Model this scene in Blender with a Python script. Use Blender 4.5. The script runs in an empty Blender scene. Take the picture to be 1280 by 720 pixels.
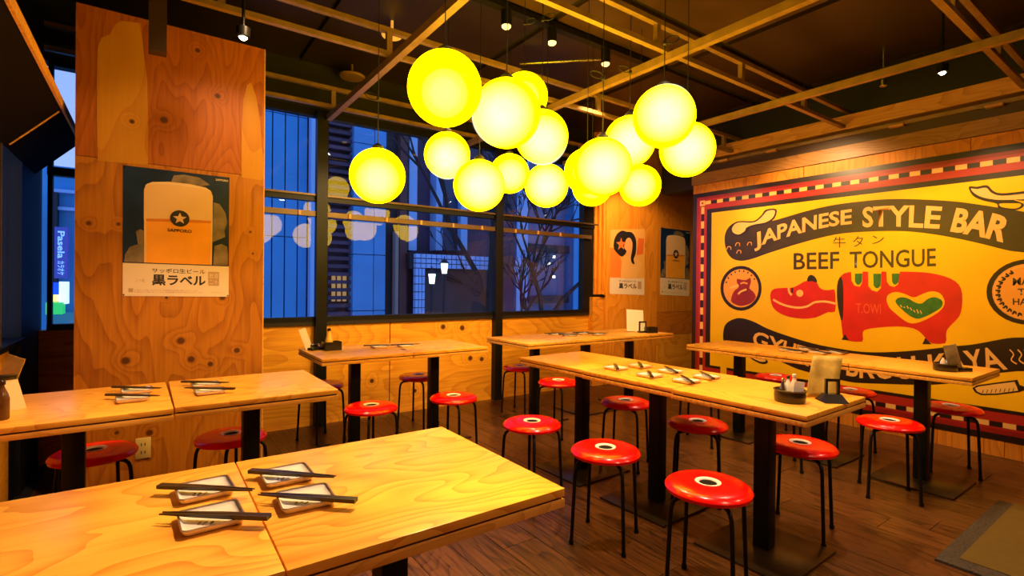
import bpy, bmesh, math, random
from mathutils import Vector, Matrix, Euler
random.seed(7)
scene = bpy.context.scene
COL = scene.collection

# ------------------------------------------------------------------ camera
F_PX, CX, CY = 635.857, 640.0, 358.09
YAW, PIT, ROLL = [math.radians(a) for a in (35.4235, -0.2594, 0.5858)]
CAMZ = 1.235
_F = Vector((math.sin(YAW), math.cos(YAW), 0)); _R = Vector((math.cos(YAW), -math.sin(YAW), 0)); _U = Vector((0, 0, 1))
FW = math.cos(PIT) * _F + math.sin(PIT) * _U
_U2 = -math.sin(PIT) * _F + math.cos(PIT) * _U
RT = math.cos(ROLL) * _R + math.sin(ROLL) * _U2
UP = -math.sin(ROLL) * _R + math.cos(ROLL) * _U2
CAMP = Vector((0, 0, CAMZ))
cd = bpy.data.cameras.new('camera'); cam = bpy.data.objects.new('camera', cd); COL.objects.link(cam)
m = Matrix((RT, UP, -FW)).transposed().to_4x4(); m.translation = CAMP
cam.matrix_world = m
cd.sensor_width = 36; cd.lens = 36 * F_PX / 1280; cd.shift_y = (CY - 360) / 1280
cd.clip_start = 0.02; cd.clip_end = 300
scene.camera = cam

# ------------------------------------------------------------------ world and exposure
w = bpy.data.worlds.new('dusk'); scene.world = w; w.use_nodes = True
nt = w.node_tree
bg = nt.nodes['Background']
tc = nt.nodes.new('ShaderNodeTexCoord'); sx = nt.nodes.new('ShaderNodeSeparateXYZ'); rp = nt.nodes.new('ShaderNodeValToRGB')
nt.links.new(tc.outputs['Generated'], sx.inputs[0]); nt.links.new(sx.outputs['Z'], rp.inputs[0]); nt.links.new(rp.outputs[0], bg.inputs[0])
rp.color_ramp.elements[0].position = 0.0; rp.color_ramp.elements[0].color = (0.42, 0.57, 1.0, 1)
rp.color_ramp.elements[1].position = 0.7; rp.color_ramp.elements[1].color = (0.14, 0.30, 0.85, 1)
bg.inputs[1].default_value = 0.9
scene.view_settings.view_transform = 'Standard'; scene.view_settings.look = 'None'
scene.view_settings.gamma = 1; scene.view_settings.exposure = 0.45
scene.view_settings.use_curve_mapping = False
scene.cycles.max_bounces = 7; scene.cycles.transparent_max_bounces = 24
scene.cycles.sample_clamp_indirect = 4.0
GLOBE_E = 9.0

def spot(name, loc, target, power, size=70, blend=0.6, col=(1, .62, .28), r=0.03):
    l = bpy.data.lights.new(name, 'SPOT'); l.energy = power; l.spot_size = math.radians(size); l.spot_blend = blend
    l.color = col; l.shadow_soft_size = r
    o = bpy.data.objects.new(name, l); COL.objects.link(o); o.location = loc
    o.rotation_euler = (Vector(target) - Vector(loc)).to_track_quat('-Z', 'Y').to_euler()
    return o
# spots for visible downlights and track cans; the rest unseen, some added as fill
spot('spot_light', (0.50, 2.75, 2.66), (0.25, 3.5, 1.0), 17, 100)
spot('spot_light', (4.28, 1.10, 2.62), (4.95, 1.0, 1.0), 60, 95)
spot('spot_light', (4.20, 2.30, 2.62), (5.1, 2.2, 1.7), 70, 95)
spot('spot_light', (4.10, 3.30, 2.62), (5.0, 3.2, 1.2), 45, 90)
spot('spot_light', (1.15, 1.62, 2.60), (0.30, 1.25, 0.7), 190, 70, col=(1, .66, .36))
spot('spot_light', (0.15, 2.35, 2.78), (0.1, 2.75, 0.7), 110, 62, col=(1, .62, .34))
spot('spot_light', (1.75, 2.80, 2.78), (1.6, 4.4, 0.7), 130, 85)
spot('spot_light', (2.30, 2.80, 2.78), (2.6, 1.9, 0.7), 60, 80, col=(1, .7, .45))
spot('spot_light', (1.75, 1.3, 2.60), (2.1, 1.6, 0.4), 110, 80, col=(1, .70, .48))  # unseen spot added for whiter light over the centre row
spot('spot_light', (3.3, 1.5, 2.60), (3.1, 1.5, 0.4), 70, 80, col=(1, .70, .45))  # another unseen spot, added to brighten right of the centre row
spot('spot_light', (2.95, 2.80, 2.78), (3.3, 4.4, 0.7), 130, 85)
spot('spot_light', (4.3, 3.72, 2.60), (5.2, 4.45, 1.3), 90, 85)
spot('spot_light', (3.2, 0.9, 2.9), (3.6, 1.2, 0.0), 34, 80)

spot('spot_light', (1.9, -.55, 2.75), (1.0, 1.6, 0.6), 62, 100, col=(1, .62, .34), r=.08)  # unseen fill spot behind the camera, added to lift table edges and stool fronts
spot('spot_light', (3.6, -.45, 2.75), (3.2, 1.6, 0.3), 42, 100, col=(1, .62, .34), r=.08)  # second unseen fill from behind the camera, added for the right side

# ------------------------------------------------------------------ pixel -> point on a real plane
def ray(px, py): return RT * ((px - CX) / F_PX) - UP * ((py - CY) / F_PX) + FW
def on_z(px, py, z): d = ray(px, py); return CAMP + d * ((z - CAMZ) / d.z)
def on_x(px, py, x): d = ray(px, py); return CAMP + d * (x / d.x)
def on_y(px, py, y): d = ray(px, py); return CAMP + d * (y / d.y)
def at_depth(px, py, dep): return CAMP + ray(px, py) * dep

# ------------------------------------------------------------------ helpers
def tag(o, label=None, cat=None, group=None, kind=None):
    if label: o['label'] = label
    if cat: o['category'] = cat
    if group: o['group'] = group
    if kind: o['kind'] = kind
    return o
def empty(name, loc=(0, 0, 0), rz=0.0, label=None, cat=None, group=None, kind=None):
    o = bpy.data.objects.new(name, None); COL.objects.link(o); o.location = loc; o.rotation_euler = (0, 0, rz)
    o.empty_display_size = 0.05
    return tag(o, label, cat, group, kind)
def finish(name, bm, mat, parent=None, smooth=False, kind=None, world=False):
    if world and parent is not None:          # vertices given in world space under a placed parent
        inv = (Matrix.Translation(parent.location) @ parent.rotation_euler.to_matrix().to_4x4()).inverted()
        bm.transform(inv)
    me = bpy.data.meshes.new(name); bmesh.ops.recalc_face_normals(bm, faces=bm.faces)
    bm.to_mesh(me); bm.free()
    if smooth:
        for p in me.polygons: p.use_smooth = True
        me.set_sharp_from_angle(angle=math.radians(40))
    if mat: me.materials.append(mat)
    o = bpy.data.objects.new(name, me); COL.objects.link(o); o.parent = parent
    if kind: o['kind'] = kind
    return o
def B(): return bmesh.new()
def box(bm, x0, x1, y0, y1, z0, z1, bev=0.0):
    g = bmesh.ops.create_cube(bm, size=1)
    vs = g['verts']
    for v in vs:
        v.co = Vector(((x0 + x1) / 2 + v.co.x * (x1 - x0), (y0 + y1) / 2 + v.co.y * (y1 - y0), (z0 + z1) / 2 + v.co.z * (z1 - z0)))
    if bev:
        es = {e for v in vs for e in v.link_edges}
        bmesh.ops.bevel(bm, geom=list(es), offset=bev, segments=2, affect='EDGES', profile=0.5)
    return bm
def boxo(name, b, mat, parent=None, bev=0.0, kind=None, world=False):
    return finish(name, box(B(), *b, bev=bev), mat, parent, smooth=bev > 0, kind=kind, world=world)
def tube(bm, pts, r, seg=8, cap=True):
    pts = [Vector(p) for p in pts]; rings = []
    n = len(pts)
    rs = r if isinstance(r, (list, tuple)) else [r] * n
    prev = None
    for i, p in enumerate(pts):
        t = (pts[min(i + 1, n - 1)] - pts[max(i - 1, 0)]).normalized()
        a = prev if prev is not None else (Vector((0, 0, 1)) if abs(t.z) < .9 else Vector((1, 0, 0)))
        a = (a - t * a.dot(t)); a.normalize(); b = t.cross(a); prev = a
        rings.append([bm.verts.new(p + (a * math.cos(2 * math.pi * k / seg) + b * math.sin(2 * math.pi * k / seg)) * rs[i]) for k in range(seg)])
    for A, C in zip(rings, rings[1:]):
        for k in range(seg): bm.faces.new((A[k], A[(k + 1) % seg], C[(k + 1) % seg], C[k]))
    if cap: bm.faces.new(rings[0][::-1]); bm.faces.new(rings[-1])
    return bm
def lathe(bm, prof, seg=24, cx=0, cy=0, cap=True):
    rings = []
    for r, z in prof:
        if r < 1e-6: rings.append([bm.verts.new((cx, cy, z))])
        else: rings.append([bm.verts.new((cx + r * math.cos(2 * math.pi * k / seg), cy + r * math.sin(2 * math.pi * k / seg), z)) for k in range(seg)])
    for A, C in zip(rings, rings[1:]):
        for k in range(seg):
            if len(A) == 1 and len(C) == 1: continue
            if len(A) == 1: bm.faces.new((A[0], C[(k + 1) % seg], C[k]))
            elif len(C) == 1: bm.faces.new((A[k], A[(k + 1) % seg], C[0]))
            else: bm.faces.new((A[k], A[(k + 1) % seg], C[(k + 1) % seg], C[k]))
    if cap:
        if len(rings[0]) > 1: bm.faces.new(rings[0][::-1])
        if len(rings[-1]) > 1: bm.faces.new(rings[-1])
    return bm
def poly(bm, pts, thick=None, n=None):
    """flat outline (optionally given thickness along n)"""
    vs = [bm.verts.new(p) for p in pts]
    f = bm.faces.new(vs)
    if thick:
        r = bmesh.ops.extrude_face_region(bm, geom=[f])
        for v in [g for g in r['geom'] if isinstance(g, bmesh.types.BMVert)]: v.co += Vector(n) * thick
    bm.normal_update(); bmesh.ops.triangulate(bm, faces=[x for x in bm.faces if len(x.verts) > 4], ngon_method='EAR_CLIP')
    return bm
def smooth_loop(pts, sub=4, closed=True):
    out = []; n = len(pts)
    rng = range(n) if closed else range(n - 1)
    for i in rng:
        g = (lambda j: pts[j % n]) if closed else (lambda j: pts[max(0, min(n - 1, j))])
        p0, p1, p2, p3 = g(i - 1), g(i), g(i + 1), g(i + 2)
        for k in range(sub):
            t = k / sub
            out.append(tuple(0.5 * ((2 * p1[c]) + (-p0[c] + p2[c]) * t + (2 * p0[c] - 5 * p1[c] + 4 * p2[c] - p3[c]) * t * t + (-p0[c] + 3 * p1[c] - 3 * p2[c] + p3[c]) * t ** 3) for c in range(2)))
    if not closed: out.append(tuple(pts[-1]))
    return out
def copy_tree(o, parent=None):
    c = o.copy(); COL.objects.link(c); c.parent = parent
    for ch in list(o.children): copy_tree(ch, c)
    return c

# ------------------------------------------------------------------ materials
def mat(name, col, rough=.5, metal=0.0, spec=.5, emit=None, es=0.0, coat=0.0, noise=0.0, nscale=8.0, bump=0.0, bscale=60.0):
    M = bpy.data.materials.new(name); M.use_nodes = True; t = M.node_tree; b = t.nodes['Principled BSDF']
    b.inputs['Base Color'].default_value = (*col, 1); b.inputs['Roughness'].default_value = rough
    b.inputs['Metallic'].default_value = metal; b.inputs['Specular IOR Level'].default_value = spec
    b.inputs['Coat Weight'].default_value = coat; b.inputs['Coat Roughness'].default_value = .15
    if emit: b.inputs['Emission Color'].default_value = (*emit, 1); b.inputs['Emission Strength'].default_value = es
    if noise or bump:
        c = t.nodes.new('ShaderNodeTexCoord')
    if noise:
        n = t.nodes.new('ShaderNodeTexNoise'); n.inputs['Scale'].default_value = nscale; n.inputs['Detail'].default_value = 5
        t.links.new(c.outputs['Object'], n.inputs['Vector'])
        r = t.nodes.new('ShaderNodeValToRGB'); r.color_ramp.elements[0].position = .3; r.color_ramp.elements[1].position = .7
        r.color_ramp.elements[0].color = (*[x * (1 - noise) for x in col], 1); r.color_ramp.elements[1].color = (*[min(1, x * (1 + noise)) for x in col], 1)
        t.links.new(n.outputs['Fac'], r.inputs[0]); t.links.new(r.outputs[0], b.inputs['Base Color'])
    if bump:
        n2 = t.nodes.new('ShaderNodeTexNoise'); n2.inputs['Scale'].default_value = bscale
        t.links.new(c.outputs['Object'], n2.inputs['Vector'])
        bp = t.nodes.new('ShaderNodeBump'); bp.inputs['Strength'].default_value = bump; bp.inputs['Distance'].default_value = .004
        t.links.new(n2.outputs['Fac'], bp.inputs['Height']); t.links.new(bp.outputs[0], b.inputs['Normal'])
    return M

def wood(name, dark, light, axis='x', scale=1.0, rough=.42, knots=None, rnd=True, knotcol=(.10, .025, .005), coat=0.0, vknots=0.0, streak=.35, spec=.35, ringc=.26, st=.28, rings=62.0):
    """rotary-cut plywood / board: warped growth rings stretched along the grain, fine pores, knots with rings round them.
    knots: list of object-space points (x, y, z, radius)"""
    M = bpy.data.materials.new(name); M.use_nodes = True; t = M.node_tree; N = t.nodes; L = t.links; b = N['Principled BSDF']
    tcd = N.new('ShaderNodeTexCoord'); vec = tcd.outputs['Object']
    if rnd:
        oi = N.new('ShaderNodeObjectInfo'); mu = N.new('ShaderNodeMath'); mu.operation = 'MULTIPLY'; mu.inputs[1].default_value = 17.3
        L.new(oi.outputs['Random'], mu.inputs[0])
        va = N.new('ShaderNodeVectorMath'); va.operation = 'ADD'; L.new(vec, va.inputs[0]); L.new(mu.outputs[0], va.inputs[1]); vec = va.outputs[0]
    mp = N.new('ShaderNodeMapping'); L.new(vec, mp.inputs['Vector'])
    s = {'x': (st, 1, 1), 'y': (1, st, 1), 'z': (1, 1, st)}[axis]
    mp.inputs['Scale'].default_value = [q * scale for q in s]
    n1 = N.new('ShaderNodeTexNoise'); n1.inputs['Scale'].default_value = 1.7; n1.inputs['Detail'].default_value = 2.5; n1.inputs['Roughness'].default_value = .45
    L.new(mp.outputs[0], n1.inputs['Vector'])
    height = n1.outputs['Fac']
    mask = None
    for (kx, ky, kz, kr) in (knots or []):
        d = N.new('ShaderNodeVectorMath'); d.operation = 'DISTANCE'; L.new(tcd.outputs['Object'], d.inputs[0]); d.inputs[1].default_value = (kx, ky, kz)
        mr = N.new('ShaderNodeMapRange'); mr.interpolation_type = 'SMOOTHSTEP'
        mr.inputs['From Min'].default_value = kr * 4.5; mr.inputs['From Max'].default_value = 0; mr.inputs['To Min'].default_value = 0; mr.inputs['To Max'].default_value = .09
        L.new(d.outputs['Value'], mr.inputs['Value'])
        ad = N.new('ShaderNodeMath'); ad.operation = 'ADD'; L.new(height, ad.inputs[0]); L.new(mr.outputs[0], ad.inputs[1]); height = ad.outputs[0]
        mk = N.new('ShaderNodeMapRange'); mk.interpolation_type = 'SMOOTHSTEP'
        mk.inputs['From Min'].default_value = kr * 1.25; mk.inputs['From Max'].default_value = kr * .6
        L.new(d.outputs['Value'], mk.inputs['Value'])
        if mask is None: mask = mk.outputs[0]
        else:
            mx = N.new('ShaderNodeMath'); mx.operation = 'MAXIMUM'; L.new(mask, mx.inputs[0]); L.new(mk.outputs[0], mx.inputs[1]); mask = mx.outputs[0]
    ml = N.new('ShaderNodeMath'); ml.operation = 'MULTIPLY'; ml.inputs[1].default_value = rings; L.new(height, ml.inputs[0])
    f0 = N.new('ShaderNodeMath'); f0.operation = 'MULTIPLY'; f0.inputs[1].default_value = .40; L.new(ml.outputs[0], f0.inputs[0])
    f1 = N.new('ShaderNodeMath'); f1.operation = 'FRACT'; L.new(f0.outputs[0], f1.inputs[0])
    f2 = N.new('ShaderNodeMath'); f2.operation = 'POWER'; f2.inputs[1].default_value = 2.4; L.new(f1.outputs[0], f2.inputs[0])
    si = N.new('ShaderNodeMath'); si.operation = 'MULTIPLY_ADD'; si.inputs[1].default_value = -1.55; si.inputs[2].default_value = .55; L.new(f2.outputs[0], si.inputs[0])
    # fine streaks along the grain
    mp2 = N.new('ShaderNodeMapping'); L.new(vec, mp2.inputs['Vector'])
    s2 = {'x': (2, 45, 45), 'y': (45, 2, 45), 'z': (45, 45, 2)}[axis]; mp2.inputs['Scale'].default_value = s2
    n2 = N.new('ShaderNodeTexNoise'); n2.inputs['Scale'].default_value = 1.6; n2.inputs['Detail'].default_value = 4; L.new(mp2.outputs[0], n2.inputs['Vector'])
    m3 = N.new('ShaderNodeMath'); m3.operation = 'MULTIPLY_ADD'; m3.inputs[1].default_value = ringc; m3.inputs[2].default_value = .5; L.new(si.outputs[0], m3.inputs[0])
    m4 = N.new('ShaderNodeMath'); m4.operation = 'SUBTRACT'; m4.inputs[1].default_value = .5; L.new(n2.outputs['Fac'], m4.inputs[0])
    m5 = N.new('ShaderNodeMath'); m5.operation = 'MULTIPLY_ADD'; m5.inputs[1].default_value = streak * 2.4; L.new(m4.outputs[0], m5.inputs[0]); L.new(m3.outputs[0], m5.inputs[2])
    n5 = N.new('ShaderNodeTexNoise'); n5.inputs['Scale'].default_value = 1.1; L.new(mp.outputs[0], n5.inputs['Vector'])
    m6 = N.new('ShaderNodeMath'); m6.operation = 'MULTIPLY_ADD'; m6.inputs[1].default_value = .8; L.new(n5.outputs['Fac'], m6.inputs[0]); L.new(m5.outputs[0], m6.inputs[2])
    m7 = N.new('ShaderNodeMath'); m7.operation = 'SUBTRACT'; m7.inputs[1].default_value = .4; L.new(m6.outputs[0], m7.inputs[0])
    r = N.new('ShaderNodeValToRGB'); r.color_ramp.elements[0].color = (*dark, 1); r.color_ramp.elements[1].color = (*light, 1)
    r.color_ramp.elements[0].position = .08; r.color_ramp.elements[1].position = .8
    L.new(m7.outputs[0], r.inputs[0]); colout = r.outputs[0]
    if vknots:
        vo = N.new('ShaderNodeTexVoronoi'); vo.inputs['Scale'].default_value = vknots; L.new(vec, vo.inputs['Vector'])
        vr = N.new('ShaderNodeMapRange'); vr.inputs['From Min'].default_value = .085; vr.inputs['From Max'].default_value = .04; L.new(vo.outputs['Distance'], vr.inputs['Value'])
        if mask is None: mask = vr.outputs[0]
        else:
            mx = N.new('ShaderNodeMath'); mx.operation = 'MAXIMUM'; L.new(mask, mx.inputs[0]); L.new(vr.outputs[0], mx.inputs[1]); mask = mx.outputs[0]
    if mask is not None:
        mc = N.new('ShaderNodeMix'); mc.data_type = 'RGBA'; L.new(mask, mc.inputs['Factor']); L.new(colout, mc.inputs['A']); mc.inputs['B'].default_value = (*knotcol, 1); colout = mc.outputs['Result']
    L.new(colout, b.inputs['Base Color'])
    b.inputs['Roughness'].default_value = rough; b.inputs['Coat Weight'].default_value = coat; b.inputs['Coat Roughness'].default_value = .2
    b.inputs['Specular IOR Level'].default_value = spec
    bp = N.new('ShaderNodeBump'); bp.inputs['Strength'].default_value = .12; bp.inputs['Distance'].default_value = .003
    L.new(m7.outputs[0], bp.inputs['Height']); L.new(bp.outputs[0], b.inputs['Normal'])
    return M

M_TABLE = wood('table_plywood', (.70, .24, .018), (.97, .49, .07), 'x', 1.5, .34, coat=.1, vknots=1.6, ringc=.32, st=.42, rings=70.0, streak=.28)
M_TABLE_Y = wood('table_plywood_crosswise', (.68, .235, .014), (.95, .46, .055), 'y', 1.5, .34, coat=.1, vknots=1.6, ringc=.32, st=.42, rings=70.0, streak=.28)
M_EDGE = wood('table_edge_core', (.40, .13, .02), (.66, .27, .05), 'x', 2.0, .5)
M_EDGE2 = wood('table_lower_board', (.60, .24, .03), (.90, .44, .08), 'x', 2.0, .5)
M_GAP = mat('dark_glue_line', (.05, .018, .006), .7)
M_FLOOR = wood('walnut_floor_plank', (.024, .0085, .002), (.125, .043, .009), 'y', 1.6, .36, streak=.8, coat=.2)
M_FLOORB = mat('floor_joint', (.012, .006, .003), .8)
M_WALLW = wood('wall_plywood', (.56, .17, .010), (.86, .36, .028), 'x', 1.0, .5, vknots=1.3)
M_WALLV = wood('wall_plywood_upright', (.52, .155, .009), (.80, .30, .022), 'z', 1.0, .5, vknots=1.5)
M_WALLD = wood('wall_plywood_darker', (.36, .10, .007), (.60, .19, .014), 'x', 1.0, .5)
M_PLANKO = wood('olive_brown_board', (.24, .10, .02), (.42, .20, .05), 'y', 1.4, .4)
M_PLANKL = wood('pale_upper_board', (.48, .20, .05), (.74, .37, .10), 'y', 1.4, .42)
M_BLACKWALL = mat('black_painted_wall', (.010, .008, .006), .55)
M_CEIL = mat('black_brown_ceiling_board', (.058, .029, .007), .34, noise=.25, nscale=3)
M_CEIL_SHADE = mat('shaded_ceiling_board', (.022, .010, .003), .4, noise=.25, nscale=3)  # darker copy of the ceiling board; shade away from the globes put into colour
M_CEILGAP = mat('ceiling_void', (.004, .003, .002), .9)
M_STEEL = mat('brown_painted_steel', (.30, .175, .065), .38, .2, noise=.2, nscale=14)
M_BLACK = mat('black_powder_coat', (.005, .0045, .0045), .4, spec=.25)
M_BASE = mat('dark_steel_base_plate', (.055, .034, .014), .28, .6, noise=.3, nscale=5)
M_FRAME = mat('black_window_frame', (.006, .0055, .006), .45, spec=.25)
M_RAIL = mat('bronze_window_rail', (.13, .075, .03), .4, .3)
M_RED = mat('red_vinyl', (.92, .004, .002), .24, spec=.35, coat=.25)
M_REDM = mat('mural_red', (.62, .006, .004), .42, noise=.15, nscale=5)
M_RING = mat('cream_seat_ring', (.90, .78, .74), .35)
M_HOLE = mat('seat_hole', (.012, .006, .004), .8, spec=.1)
M_CHROME = mat('worn_chrome', (.6, .6, .6), .2, 1)
M_PLATE = mat('white_glazed_plate', (.86, .78, .74), .14, coat=.4)
M_PLATEL = mat('plate_brown_glaze_line', (.20, .11, .06), .3)
M_PLATEG = mat('plate_green_glaze', (.10, .12, .03), .2)
M_STICK = mat('dark_lacquer', (.028, .018, .012), .3)
M_PAPER = mat('poster_paper', (.80, .62, .50), .5)
M_WHITE = mat('white_paper', (.85, .80, .74), .6)

def glass_mat():
    M = bpy.data.materials.new('window_glass'); M.use_nodes = True; t = M.node_tree; t.nodes.clear()
    o = t.nodes.new('ShaderNodeOutputMaterial'); mx = t.nodes.new('ShaderNodeMixShader'); tr = t.nodes.new('ShaderNodeBsdfTransparent'); gl = t.nodes.new('ShaderNodeBsdfGlossy')
    gl.inputs['Roughness'].default_value = .005; fr = t.nodes.new('ShaderNodeFresnel'); fr.inputs['IOR'].default_value = 1.52
    tr.inputs['Color'].default_value = (.93, .96, 1, 1)
    ge = t.nodes.new('ShaderNodeNewGeometry'); sb = t.nodes.new('ShaderNodeMath'); sb.operation = 'SUBTRACT'; sb.inputs[0].default_value = 1; t.links.new(ge.outputs['Backfacing'], sb.inputs[1])
    fm = t.nodes.new('ShaderNodeMath'); fm.operation = 'MULTIPLY'; t.links.new(fr.outputs[0], fm.inputs[0]); t.links.new(sb.outputs[0], fm.inputs[1])
    t.links.new(fm.outputs[0], mx.inputs[0]); t.links.new(tr.outputs[0], mx.inputs[1]); t.links.new(gl.outputs[0], mx.inputs[2]); t.links.new(mx.outputs[0], o.inputs[0])
    return M
M_GLASS = glass_mat()

# ================================================================== THE SETTING
WY = 4.56       # inner face of window wall
MX = 5.11       # mural wall face
LX = -0.60     # left wall
CZ = 3.12
# floor: planks along Y
fl = boxo('floor', (-0.8, 7.0, -1.2, 4.9, -0.06, -0.006), M_FLOORB, kind='structure')
PW, PL = .19, 1.22
plank_mesh = finish('plank', box(B(), -PW / 2 + .0015, PW / 2 - .0015, -PL / 2 + .0015, PL / 2 - .0015, -.02, 0), M_FLOOR, fl).data
first = bpy.data.objects['plank']; used = False
nx = int((5.3 + 0.6) / PW) + 1
cnt = 0
for i in range(nx):
    x = -0.55 + PW * (i + .5)
    y = 0.1 - random.random() * PL
    while y < 4.75:
        yc = y + PL / 2
        # keep what the view can reach
        d = Vector((x, yc, 0)) - CAMP
        wv = d.dot(FW)
        if wv > .2 and abs(d.dot(RT) / wv) < 1.35 and cnt < 235:
            if not used: o = first; used = True
            else: o = first.copy(); COL.objects.link(o); o.parent = fl
            o.location = (x, yc, 0.0005 * random.random()); cnt += 1
        y += PL
# ceiling: dark board panels with black joints
ce = boxo('ceiling', (-0.8, 7.0, -1.2, 4.9, CZ + .03, CZ + .1), M_CEILGAP, kind='structure')
for xa, xb in ((-.7, 1.0), (1.03, 2.30), (2.36, 3.62), (3.68, 5.0), (5.06, 6.8)):
    for ya, yb in ((-1.1, .62), (.68, 2.28), (2.34, 2.79), (2.87, 4.0), (4.03, 4.8)):
        boxo('panel', (xa, xb, ya, yb, CZ, CZ + .03), M_CEIL if 1.0 < xa < 3.6 and ya < 2.8 else M_CEIL_SHADE, ce)

# back wall: plywood below the sill
wb = empty('wall_back', kind='structure')
wb_x = [(-.60, .62), (.62, 1.84), (1.845, 3.06), (3.065, 4.50)]
M_WB = wood('window_wall_plywood', (.62, .20, .010), (.92, .42, .03), 'x', 1.0, .48, rnd=False,
            knots=[(2.72, WY, .46, .028), (2.86, WY, .44, .026), (2.40, WY, .80, .028), (2.62, WY, .78, .03), (2.98, WY, .62, .03), (1.67, WY, .33, .022), (2.30, WY, .62, .016), (2.1, WY, .19, .02)])
for a, b in wb_x:
    boxo('panel', (a, b - .004, WY, WY + .05, 0, .895), M_WB, wb)
boxo('dark_core', (-.6, 4.7, WY + .05, WY + .15, -.05, .89), M_BLACKWALL, wb)
boxo('upper_fascia', (-.6, 4.7, WY + .02, WY + .15, 2.70, CZ + .03), M_BLACKWALL, wb)
# post-side wall with the two posters (right of the windows)
PY = 4.45
wp = empty('wall_back_right', kind='structure')
sm = on_y(822, 300, PY).x
xl = on_y(758, 300, PY).x
boxo('panel', (xl, sm - .004, PY, PY + .04, 0, CZ), M_WALLV, wp)
zsp = on_y(840, 389.5, PY).z
boxo('panel', (sm, 6.6, PY, PY + .04, zsp, CZ), wood('wall_speckled_plywood', (.44, .13, .008), (.70, .26, .018), 'z', 1.4, .5, vknots=5), wp)
z2 = on_y(840, 418, PY).z
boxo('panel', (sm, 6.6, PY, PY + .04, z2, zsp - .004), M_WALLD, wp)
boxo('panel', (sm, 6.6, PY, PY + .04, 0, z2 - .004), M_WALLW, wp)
for k, dx in enumerate((0.0, .045, .09)):
    boxo('trim_strip', (xl - .04 - dx, xl - .002 - dx, PY + .01 + .03 * k, PY + .1, 1.12, CZ), M_WALLV, wp)
lz = on_y(747, 371, WY).z
boxo('sill_block', (4.40, xl - .01, PY + .03, PY + .14, 0, lz), M_WALLW, wp)
boxo('sill_cap', (4.52, xl + .0, PY + .01, PY + .14, lz, lz + .02), M_FRAME, wp)
boxo('core', (xl, 6.6, PY + .04, PY + .2, 0, CZ), M_BLACKWALL, wp)

# mural wall (right)
wr = empty('wall_right', kind='structure')
boxo('core', (MX + .025, MX + .3, -1.2, 3.585, 0, 2.40), M_BLACKWALL, wr)
boxo('upper_core', (MX + .21, MX + .4, -1.2, 4.2, 2.40, CZ + .03), M_BLACKWALL, wr)
for ya, yb in ((2.37, 3.585), (1.15, 2.365), (-.07, 1.145), (-1.2, -.075)):
    boxo('panel', (MX, MX + .03, ya, yb, .118, 2.39), M_WALLV, wr)
yb = 3.585
k = 0
while yb > -.3:                                   # upright boards below the mural
    ww = (.10, .085, .115, .092)[k % 4]
    boxo('board', (MX - .004 + .003 * (k % 2), MX + .03, yb - ww + .003, yb, 0, .112), M_WALLV, wr); yb -= ww; k += 1
# stepped boards above the mural
boxo('board', (MX - .015, MX + .1, -1.2, 3.60, 2.395, 2.515), M_PLANKO, wr)
boxo('ledge', (MX + .02, MX + .22, -1.2, 3.60, 2.52, 2.60), mat('dark_brown_ledge', (.07, .03, .012), .45), wr)
boxo('ledge_strip', (MX - .005, MX + .2, -1.2, 3.60, 2.60, 2.632), M_STEEL, wr)
boxo('board', (MX + .0, MX + .2, -1.2, 3.55, 2.665, 2.79), M_PLANKL, wr)
for px, py in ((965, 189), (905, 201), (1121, 157.5), (1243, 132)):
    p = on_x(px, py, MX - .02)
    boxo('ledge_clip', (MX - .045, MX - .005, p.y - .05, p.y + .05, p.z - .012, p.z + .008), M_PLANKL, wr)

# the rest of the room shell, behind the camera and round the corner
boxo('wall_front', (-.8, 7.0, -1.3, -1.2, -.06, CZ + .1), mat('brown_plaster', (.30, .15, .06), .8), kind='structure')
boxo('wall_far_right', (6.6, 6.7, -1.2, 4.9, -.06, CZ + .1), M_BLACKWALL, kind='structure')
# left wall
wl = empty('wall_left', kind='structure')
boxo('panel', (LX - .05, LX, -1.0, 3.69, 0, .878), M_WALLW, wl)
boxo('post', (LX - .12, LX, 4.0, WY + .1, 0, CZ), M_BLACKWALL, wl)
boxo('post', (LX - .12, LX, 2.6, 3.50, .90, CZ), M_BLACKWALL, wl)
boxo('lower_panel', (LX - .08, LX - .02, 3.69, 4.0, 0, .87), M_BLACKWALL, wl)
boxo('upper_panel', (LX - .1, LX, -1.0, 4.0, 2.05, CZ), M_BLACKWALL, wl)
boxo('panel', (LX - .1, LX, -1.0, 2.6, .90, 2.05), M_BLACKWALL, wl)
boxo('edge_strip', (LX - .01, LX + .004, 3.485, 3.50, .90, 2.0), M_RAIL, wl)
win = empty('window_3', kind='structure')
boxo('pane', (LX - .06, LX - .055, 3.5, 4.0, .9, 2.05), M_GLASS, win)
boxo('sill', (LX - .1, LX + .02, 2.9, 4.02, .872, .90), M_FRAME, win)

# timber clad pillar left of the windows
PP = 3.5
a = on_y(95, 3, PP); b = on_y(332, 62, PP); ptop = b.z
px0, px1 = a.x, b.x - .002
pil = empty('wall_pillar', ((px0 + px1) / 2, PP, 0), kind='structure')
boxo('core', (px0 + .01, px1 - .01, PP + .02, WY - .06, 0, ptop - .01), M_BLACKWALL, pil, world=True)
zsm = on_y(200, 206, PP).z
def pk(px, py, r):
    p = on_y(px, py, PP); return (p.x - pil.location.x, 0, p.z, r)
M_PIL1 = wood('pillar_plywood_lower', (.28, .075, .004), (.54, .19, .010), 'z', 1.3, .5, rnd=False,
              knots=[pk(157, 451, .022), pk(226, 426, .022), pk(239, 449, .020), pk(263, 455, .016), pk(296, 438, .018), pk(187, 541, .018), pk(111, 279, .012), pk(313, 290, .008), pk(316, 317, .007), pk(148, 280, .010), pk(146, 541, .012), pk(278, 372, .016), pk(208, 372, .009)])
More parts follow.
